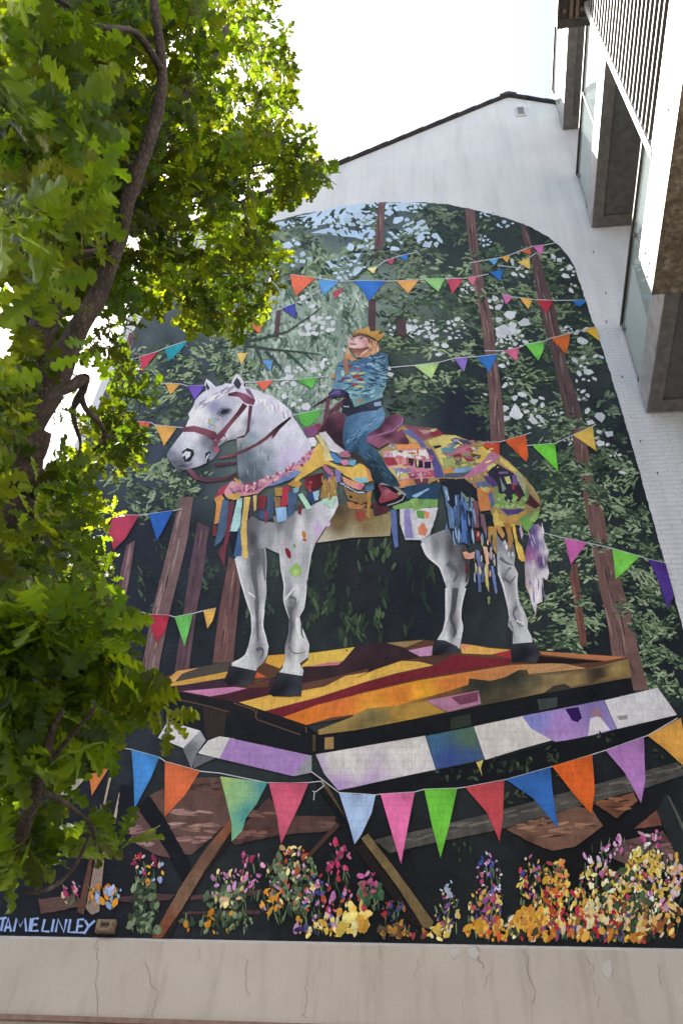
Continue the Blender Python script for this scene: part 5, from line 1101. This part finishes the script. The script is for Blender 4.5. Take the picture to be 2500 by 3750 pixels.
# track box that the screen hangs from
trk = MB().box(k0.x, k0.x+.02, -6.1, k0.y, zs5, zs5+.55).box(k0.x+.02, k1.x+.02, k0.y-.02, k0.y, zs5, zs5+.55).box(k0.x+.02, k1.x+.02, -6.1, -6.08, zs5, zs5+.55).box(k0.x+.02, 3.75, -6.08, k0.y-.02, zs5+.53, zs5+.55).build('screen_track', m_white_metal, apt)
wd = k1.x-k0.x
MB().box(k0.x-.003, k1.x+.02, k0.y-.09, k0.y+.003, zs5-.01, zs5).box(k0.x-.003, k0.x+.03, -6.1, k0.y-.09, zs5-.01, zs5).box(k1.x-.01, k1.x+.02, -6.1, k0.y-.09, zs5-.01, zs5).box(k0.x+.03, k1.x-.01, -6.1, k0.y-.09, zs5+.09, zs5+.1).build('track_frame', m_dsteel, trk)
for u in (.42, .60):
    MB().box(k0.x+wd*u-.022, k0.x+wd*u+.022, -6.05, k0.y-.10, zs5+.02, zs5+.09).build('rail', m_rust, trk)
for u, dy in ((.22, -.2), (.75, -.2), (.9, -.2), (.22, -.7), (.8, -.7)):
    MB().prism([(k0.x+wd*u+.03*math.cos(k*1.047), k0.y+dy+.03*math.sin(k*1.047)) for k in range(6)], 2, zs5+.05, zs5+.09).build('bolt', m_rust, trk)

# ------------------------------------------------------------------ oak tree
random.seed(202)
tree = empty('oak_tree', (-2.05, -5.0, 0)); tag(tree, 'oak tree with rough brown limbs and sunlit green lobed leaves', 'tree')
def limb(name, pts, rad, seg=10, k=6, wob=.25):
    P, V = smooth_path(pts, rad, k)
    P = [p_+Vector((noise.noise(p_*3), noise.noise(p_*3+Vector((9, 0, 0))), noise.noise(p_*3+Vector((0, 9, 0)))))*min(.03, V[i]*.35) for i, p_ in enumerate(P)]
    MB().tube(P, V, seg, wob).build(name, m_bark, tree); return P
TD = 3.2
A_ = lambda px, py, d: atd(px, py, d)
fork = A_(95, 1560, TD)
limb('trunk', [Vector((-2.05, -5.0, -.1)), Vector((-2.0, -5.0, 1.0)), Vector((-1.85, -4.98, 2.4)), A_(30, 1900, TD), A_(60, 1720, TD), fork], [.21, .17, .14, .115, .11, .10], 14)
BR = []
def br(pts, rad, seg=9, k=6, name='limb'): BR.append(limb(name, pts, rad, seg, k))
br([fork+Vector((-.02, 0, -.12)), A_(190, 1400, TD), A_(330, 1130, TD+.05), A_(440, 880, TD+.1), A_(475, 720, TD+.1), A_(560, 480, TD+.15), A_(592, 290, TD+.2), A_(572, 60, TD+.2), A_(540, -120, TD+.25)], [.072, .052, .038, .028, .026, .025, .021, .018, .014])
br([fork+Vector((.0, .05, -.15)), A_(150, 1230, TD+.25), A_(240, 1060, TD+.35), A_(320, 900, TD+.5), A_(420, 760, TD+.7), A_(540, 560, TD+1.0), A_(620, 400, TD+1.3), A_(740, 270, TD+1.8), A_(830, 100, TD+2.2)], [.075, .055, .047, .042, .040, .038, .036, .03, .018])
br([A_(120, 1400, TD+.1), A_(95, 1220, TD+.3), A_(100, 1060, TD+.4), A_(40, 900, TD+.5)], [.05, .035, .028, .015])
br([A_(204, 1428, TD+.05), A_(265, 1413, TD+.1), A_(309, 1388, TD+.15), A_(306, 1420, TD+.2), A_(300, 1455, TD+.3), A_(318, 1500, TD+.4), A_(367, 1551, TD+.5), A_(385, 1597, TD+.6), A_(372, 1633, TD+.6), A_(306, 1668, TD+.6), A_(230, 1724, TD+.6), A_(148, 1765, TD+.6)], [.03, .024, .022, .018, .014, .012, .011, .010, .009, .008, .007, .005], 7, 4)
br([A_(385, 1597, TD+.6), A_(430, 1600, TD+.9), A_(455, 1604, TD+1.2)], [.009, .007, .004], 6, 3, 'branch')
br([A_(300, 1440, TD+.25), A_(268, 1500, TD+.3), A_(278, 1560, TD+.4), A_(296, 1620, TD+.5), A_(285, 1680, TD+.5)], [.018, .012, .01, .007, .004], 6, 4, 'branch')
br([A_(0, 1960, TD), A_(70, 1930, TD-.02), A_(160, 1915, TD-.05)], [.075, .06, .05], 10, 3, 'limb_stub')
br([Vector((-1.75, -4.95, 1.7)), A_(-60, 3250, 2.2), A_(10, 3160, 2.1), A_(80, 3060, 2.05), A_(135, 2905, 2.0), A_(172, 2790, 2.0), A_(182, 2700, 2.0), A_(230, 2600, 2.0)], [.05, .022, .02, .018, .0155, .014, .010, .006])
br([A_(100, 2120, 2.5), A_(140, 2230, 2.4), A_(180, 2340, 2.35), A_(225, 2440, 2.3), A_(245, 2500, 2.25)], [.02, .016, .014, .011, .007], 7, 5, 'branch')
br([A_(155, 2905, 2.0), A_(220, 2930, 2.05), A_(290, 2980, 2.1), A_(340, 3030, 2.1), A_(350, 3100, 2.1)], [.008, .0065, .0055, .005, .003], 6, 4, 'branch')
br([A_(180, 2800, 2.0), A_(240, 2720, 2.0), A_(310, 2640, 1.98), A_(350, 2590, 1.97)], [.007, .0055, .0045, .003], 6, 4, 'branch')
br([A_(90, 3270, 2.0), A_(180, 3255, 2.0), A_(270, 3180, 2.05), A_(330, 3060, 2.05)], [.004, .005, .005, .003], 6, 4, 'branch')
br([A_(475, 720, TD+.3), A_(560, 640, TD+.8), A_(650, 520, TD+1.2), A_(660, 530, TD+1.3), A_(740, 600, TD+1.5), A_(800, 635, TD+1.6), A_(920, 610, TD+1.8), A_(1050, 590, TD+1.9)], [.02, .018, .016, .014, .012, .011, .008, .004], 7, 4, 'branch')
br([A_(560, 560, TD+.9), A_(545, 680, TD+1.0), A_(535, 800, TD+1.1), A_(580, 900, TD+1.2), A_(680, 990, TD+1.4), A_(800, 1000, TD+1.5), A_(900, 1000, TD+1.6)], [.018, .015, .012, .010, .008, .006, .003], 7, 4, 'branch')
br([A_(590, 260, TD+.2), A_(500, 120, TD), A_(380, 100, TD-.3), A_(250, 20, TD-.5), A_(150, -30, TD-.6)], [.016, .013, .011, .009, .006], 7, 4, 'branch')
br([A_(690, 570, TD+1.3), A_(760, 700, TD+1.5), A_(880, 740, TD+1.6), A_(900, 800, TD+1.6), A_(930, 870, TD+1.6)], [.009, .007, .006, .004, .003], 6, 4, 'branch')
br([A_(420, 860, TD+.1), A_(380, 800, TD+.1), A_(375, 900, TD), A_(300, 920, TD-.2), A_(180, 930, TD-.4)], [.012, .010, .008, .006, .004], 6, 4, 'branch')

# leaf: lobed oak leaf, folded along the midrib
ST = [(0, .010), (.07, .016), (.11, .085), (.15, .09), (.20, .042), (.26, .155), (.32, .17), (.38, .065), (.45, .235), (.52, .25), (.585, .10), (.66, .25), (.73, .26), (.79, .115), (.85, .185), (.905, .18), (.955, .11), (1.0, .07)]
ST_FAR = [(0, .012), (.13, .09), (.2, .05), (.5, .26), (.58, .1), (.72, .27), (.8, .11), (.9, .19), (1.0, .05)]
def leaf_mesh(seedv, ST):
    rng = random.Random(seedv); v = []; f = []; bend = rng.uniform(-.45, .15); ph = rng.uniform(0, 6); fo = rng.uniform(.5, 1.6); lean = rng.uniform(-.12, .12)
    for i, (tt, ww) in enumerate(ST):
        z = bend*(tt-.25)**2+.02*math.sin(tt*9+ph); fold = ww*rng.uniform(-.05, .45)*fo
        j1, j2 = rng.uniform(.88, 1.12), rng.uniform(.88, 1.12)
        yy = lean*tt*tt; v += [(tt, yy, z), (tt+.02*(ww > .1), yy+ww*j1, z+fold), (tt+.02*(ww > .1), yy-ww*j2, z+fold*rng.uniform(.5, 1.2))]
        if i:
            a = 3*i; b_ = a-3
            f += [(b_, a, a+1, b_+1), (b_, b_+2, a+2, a)]
    return v, f
LV = [leaf_mesh(i, ST) for i in range(9)]; LVF = [leaf_mesh(i, ST_FAR) for i in range(9)]
SIL = S("o -60,-60 1040,-60 1044,0 1060,70 1065,170 1100,220 1092,330 1100,390 1060,440 1120,450 1150,520 1165,575 1205,590 1212,690 1150,720 1060,760 1000,790 1010,870 1035,960 1055,1010 1035,1100 955,1160 935,1205 885,1235 720,1230 680,1170 620,1120 540,1120 480,1190 430,1240 490,1280 535,1350 560,1420 530,1470 480,1450 470,1500 540,1560 570,1680 555,1755 480,1765 400,1755 350,1700 330,1760 415,1850 445,1900 395,1940 435,2020 445,2120 435,2200 455,2260 465,2330 550,2370 535,2450 595,2480 600,2540 660,2590 690,2690 600,2735 480,2720 400,2735 310,2850 295,2920 390,2950 440,3030 485,3100 455,3140 370,3150 365,3250 270,3270 150,3240 100,3290 -60,3290")
HOLES = [S(s) for s in ("o -60,930 130,930 150,1100 110,1330 -60,1330", "o 210,1140 350,1010 440,1150 420,1230 330,1260 240,1330", "o 170,1310 440,1270 420,1420 310,1600 180,1730 130,1500", "o 100,2820 260,2850 290,2920 330,3000 200,3040 110,2980", "o 0,2750 90,2820 90,3000 0,3040", "o 280,2730 480,2715 480,2940 320,2930 270,2820", "o 200,2760 330,2740 330,2860 240,2870", "o 300,1560 330,1560 350,1640 300,1660",
                         "o 820,330 870,320 900,380 850,420", "o 620,1130 680,1130 690,1180 630,1180", "o 60,1600 190,1560 200,1720 80,1760")]
def depth(px, py):
    if py < 1300:
        d = 2.7+2.4*max(0, min(1, px/1000))**.8
        if py < 480 and px > 780: d += 1.6
        if px < 350: d = U(1.9, 2.5) if U(0, 1) < .14 else U(2.7, 4.2)
    elif py < 2250: d = 2.6+2.0*max(0, min(1, px/480))
    else: d = 2.05+.5*max(0, min(1, px/650))
    return d
lv, lf, lc = [], [], []                   # joined crown
indiv = []                                # the leaves that show largest
twig = MB(); npts = 0
allB = [p_ for P in BR for p_ in P]
rosettes = []
_lp = [S("o 40,1900 70,1700 95,1560 190,1400 330,1130 440,880 475,720 560,480 592,290 572,60 540,-120"), S("o 120,1400 240,1060 320,900")]
LIMB2D = [(a, b_) for pl_ in _lp for a, b_ in zip(pl_, pl_[1:])]
def seg_d(x, y, a, b_):
    dx, dy = b_[0]-a[0], b_[1]-a[1]; u = max(0, min(1, ((x-a[0])*dx+(y-a[1])*dy)/(dx*dx+dy*dy)))
    return math.hypot(x-a[0]-u*dx, y-a[1]-u*dy)
def add_rosettes(n, dmul=(.85, 1.25), ylim=(-60, 3350), keep=1.0):
    k = 0; tries = 0
    while k < n and tries < n*60:
        tries += 1
        px, py = U(-60, 1230), U(*ylim)
        if not inside(SIL, px, py): continue
        if any(inside(h, px, py) for h in HOLES) and U(0, 1) < .93: continue
        g = noise.noise(Vector((px*.009, py*.009, 1.3)))          # clumps with gaps
        g2 = noise.noise(Vector((px*.02, py*.02, 7.7)))
        if g+.5*g2 < (-.14 if py > 1250 else -.24) and U(0, 1) < .85: continue
        d = depth(px, py)*U(*dmul)
        if d < TD+.35 and any(seg_d(px, py, *sg) < 70 for sg in LIMB2D) and U(0, 1) < .93: d = U(TD+.4, TD+1.5)
        rr = (.06 if py < 2380 or py > 2760 else .03)*FPX/d
        if not (inside(SIL, px+rr, py) and inside(SIL, px, py+rr) and inside(SIL, px+rr*.7, py-rr*.7)) and U(0, 1) < .85: continue
        if py > 3325-.10*FPX/d: continue
        rosettes.append((px, py, d)); k += 1
add_rosettes(1250, ylim=(-60, 1330)); add_rosettes(350, ylim=(1280, 2350)); add_rosettes(98, ylim=(2300, 3350), dmul=(.9, 1.2))
add_rosettes(760, dmul=(1.2, 1.7), ylim=(-60, 1330))
for _ in range(9000):                      # unseen rest of the crown, added above and left to shade visible leaves
    c = Vector((U(-5.2, -.3), U(-5.6, -.9), U(4.9, 12.2)))
    v = c-CAM; zc = v.dot(AF)
    if zc < .6: continue
    px, py = 1250+FPX*v.dot(AR)/zc, 1875-FPX*v.dot(AU)/zc
    if px > -120 and py > -120: continue
    if ((c.x+3.0)/2.3)**2+((c.y+3.6)/2.4)**2+((c.z-6.8)/3.8)**2 > 1 and ((c.x+2.4)/2.2)**2+((c.y+3.0)/2.2)**2+((c.z-9.6)/2.6)**2 > 1: continue
    rosettes.append((px, py, zc))
DOWN = Vector((0, 0, -1))
def leaf_frame(dirv, nrm):
    x = dirv.normalized(); z = (nrm-x*nrm.dot(x)); z = z.normalized() if z.length > 1e-4 else x.orthogonal().normalized()
    return x, z.cross(x), z
for px, py, d in rosettes:
    c = atd(px, py, d)
    k = random.randint(5, 8); a0 = U(0, 6.28)
    axis = (Vector((U(-.6, .9), U(-.6, .6), U(-.35, .8)))).normalized()
    e1 = axis.orthogonal().normalized(); e2 = axis.cross(e1)
    nb = min(random.sample(allB, 60), key=lambda q: (q-c).length_squared)
    L = (nb-c); ll = min(L.length, .16)
    if L.length > .02 and d > 2.3 and U(0, 1) < .6:
        e = c+L.normalized()*ll+Vector((U(-.04, .04), U(-.04, .04), U(-.05, .02)))
        m_ = (c+e)/2+Vector((U(-.02, .02), U(-.02, .02), U(-.02, .02)))
        twig.tube([c, m_, e], [.0015, .002, .0026], 4)
    tint = random.choice([.42, .55, .7, .85, 1, 1.5]); yel = U(.85, 1.3)
    for i in range(k):
        a = a0+6.283*i/k+U(-.3, .3); sp = U(.45, 1.25)
        dv = (axis*U(.1, .9)+(e1*math.cos(a)+e2*math.sin(a))*sp+DOWN*U(.05, .45)).normalized()
        nrm = (axis+Vector((U(-.5, .5), U(-.5, .5), U(.2, 1.0)))).normalized()
        size = random.choice([.06, .075, .09, .10, .11] if py < 2200 and (px > 420 or py > 1100) else [.09, .10, .11, .12, .13])*U(.88, 1.1)
        fx, fy, fzv = leaf_frame(dv, nrm); o = c+dv*.012-axis*U(0, .05)
        if (o-CAM).length < 1.1: continue
        indiv.append((d/size if px > -130 and py > -130 else 60+d/size, o, fx, fy, fzv, size, tint*U(.85, 1.15), yel))
indiv.sort(key=lambda q: q[0])
LM = []
for vi, (vv, ff) in enumerate(LV):
    me = bpy.data.meshes.new('leaf'); me.from_pydata(vv, [], ff); at = me.color_attributes.new('Col', 'FLOAT_COLOR', 'POINT')
    at.data.foreach_set('color', [x for _ in vv for x in ((.7+.09*vi, .75+.07*vi, .8, 1))]); me.materials.append(m_leaf); LM.append(me)
for n_, (r_, o, fx, fy, fzv, size, tn, yl) in enumerate(indiv):
    if n_ < 300:
        ob = link('leaf', LM[n_ % 9], None, tree)
        M = Matrix(((fx.x*size, fy.x*size, fzv.x*size, o.x), (fx.y*size, fy.y*size, fzv.y*size, o.y), (fx.z*size, fy.z*size, fzv.z*size, o.z), (0, 0, 0, 1)))
        ob.matrix_basis = M
    else:
        vv, ff = (LV if r_ < 58 else LVF)[n_ % 9]; b0 = len(lv)
        for (x, y, z) in vv: q = o+(fx*x+fy*y+fzv*z)*size; lv.append((q.x, q.y, q.z)); lc += [tn*yl, tn, tn*.8, 1]
        lf += [tuple(b0+i for i in f_) for f_ in ff]
me = bpy.data.meshes.new('crown'); me.from_pydata(lv, [], lf); at = me.color_attributes.new('Col', 'FLOAT_COLOR', 'POINT'); at.data.foreach_set('color', lc)
tag(link('crown', me, m_leaf, tree), kind='stuff')
tag(twig.build('twigs', m_bark, tree), kind='stuff')
print('leaves', len(indiv), 'layers', LAYER[0])
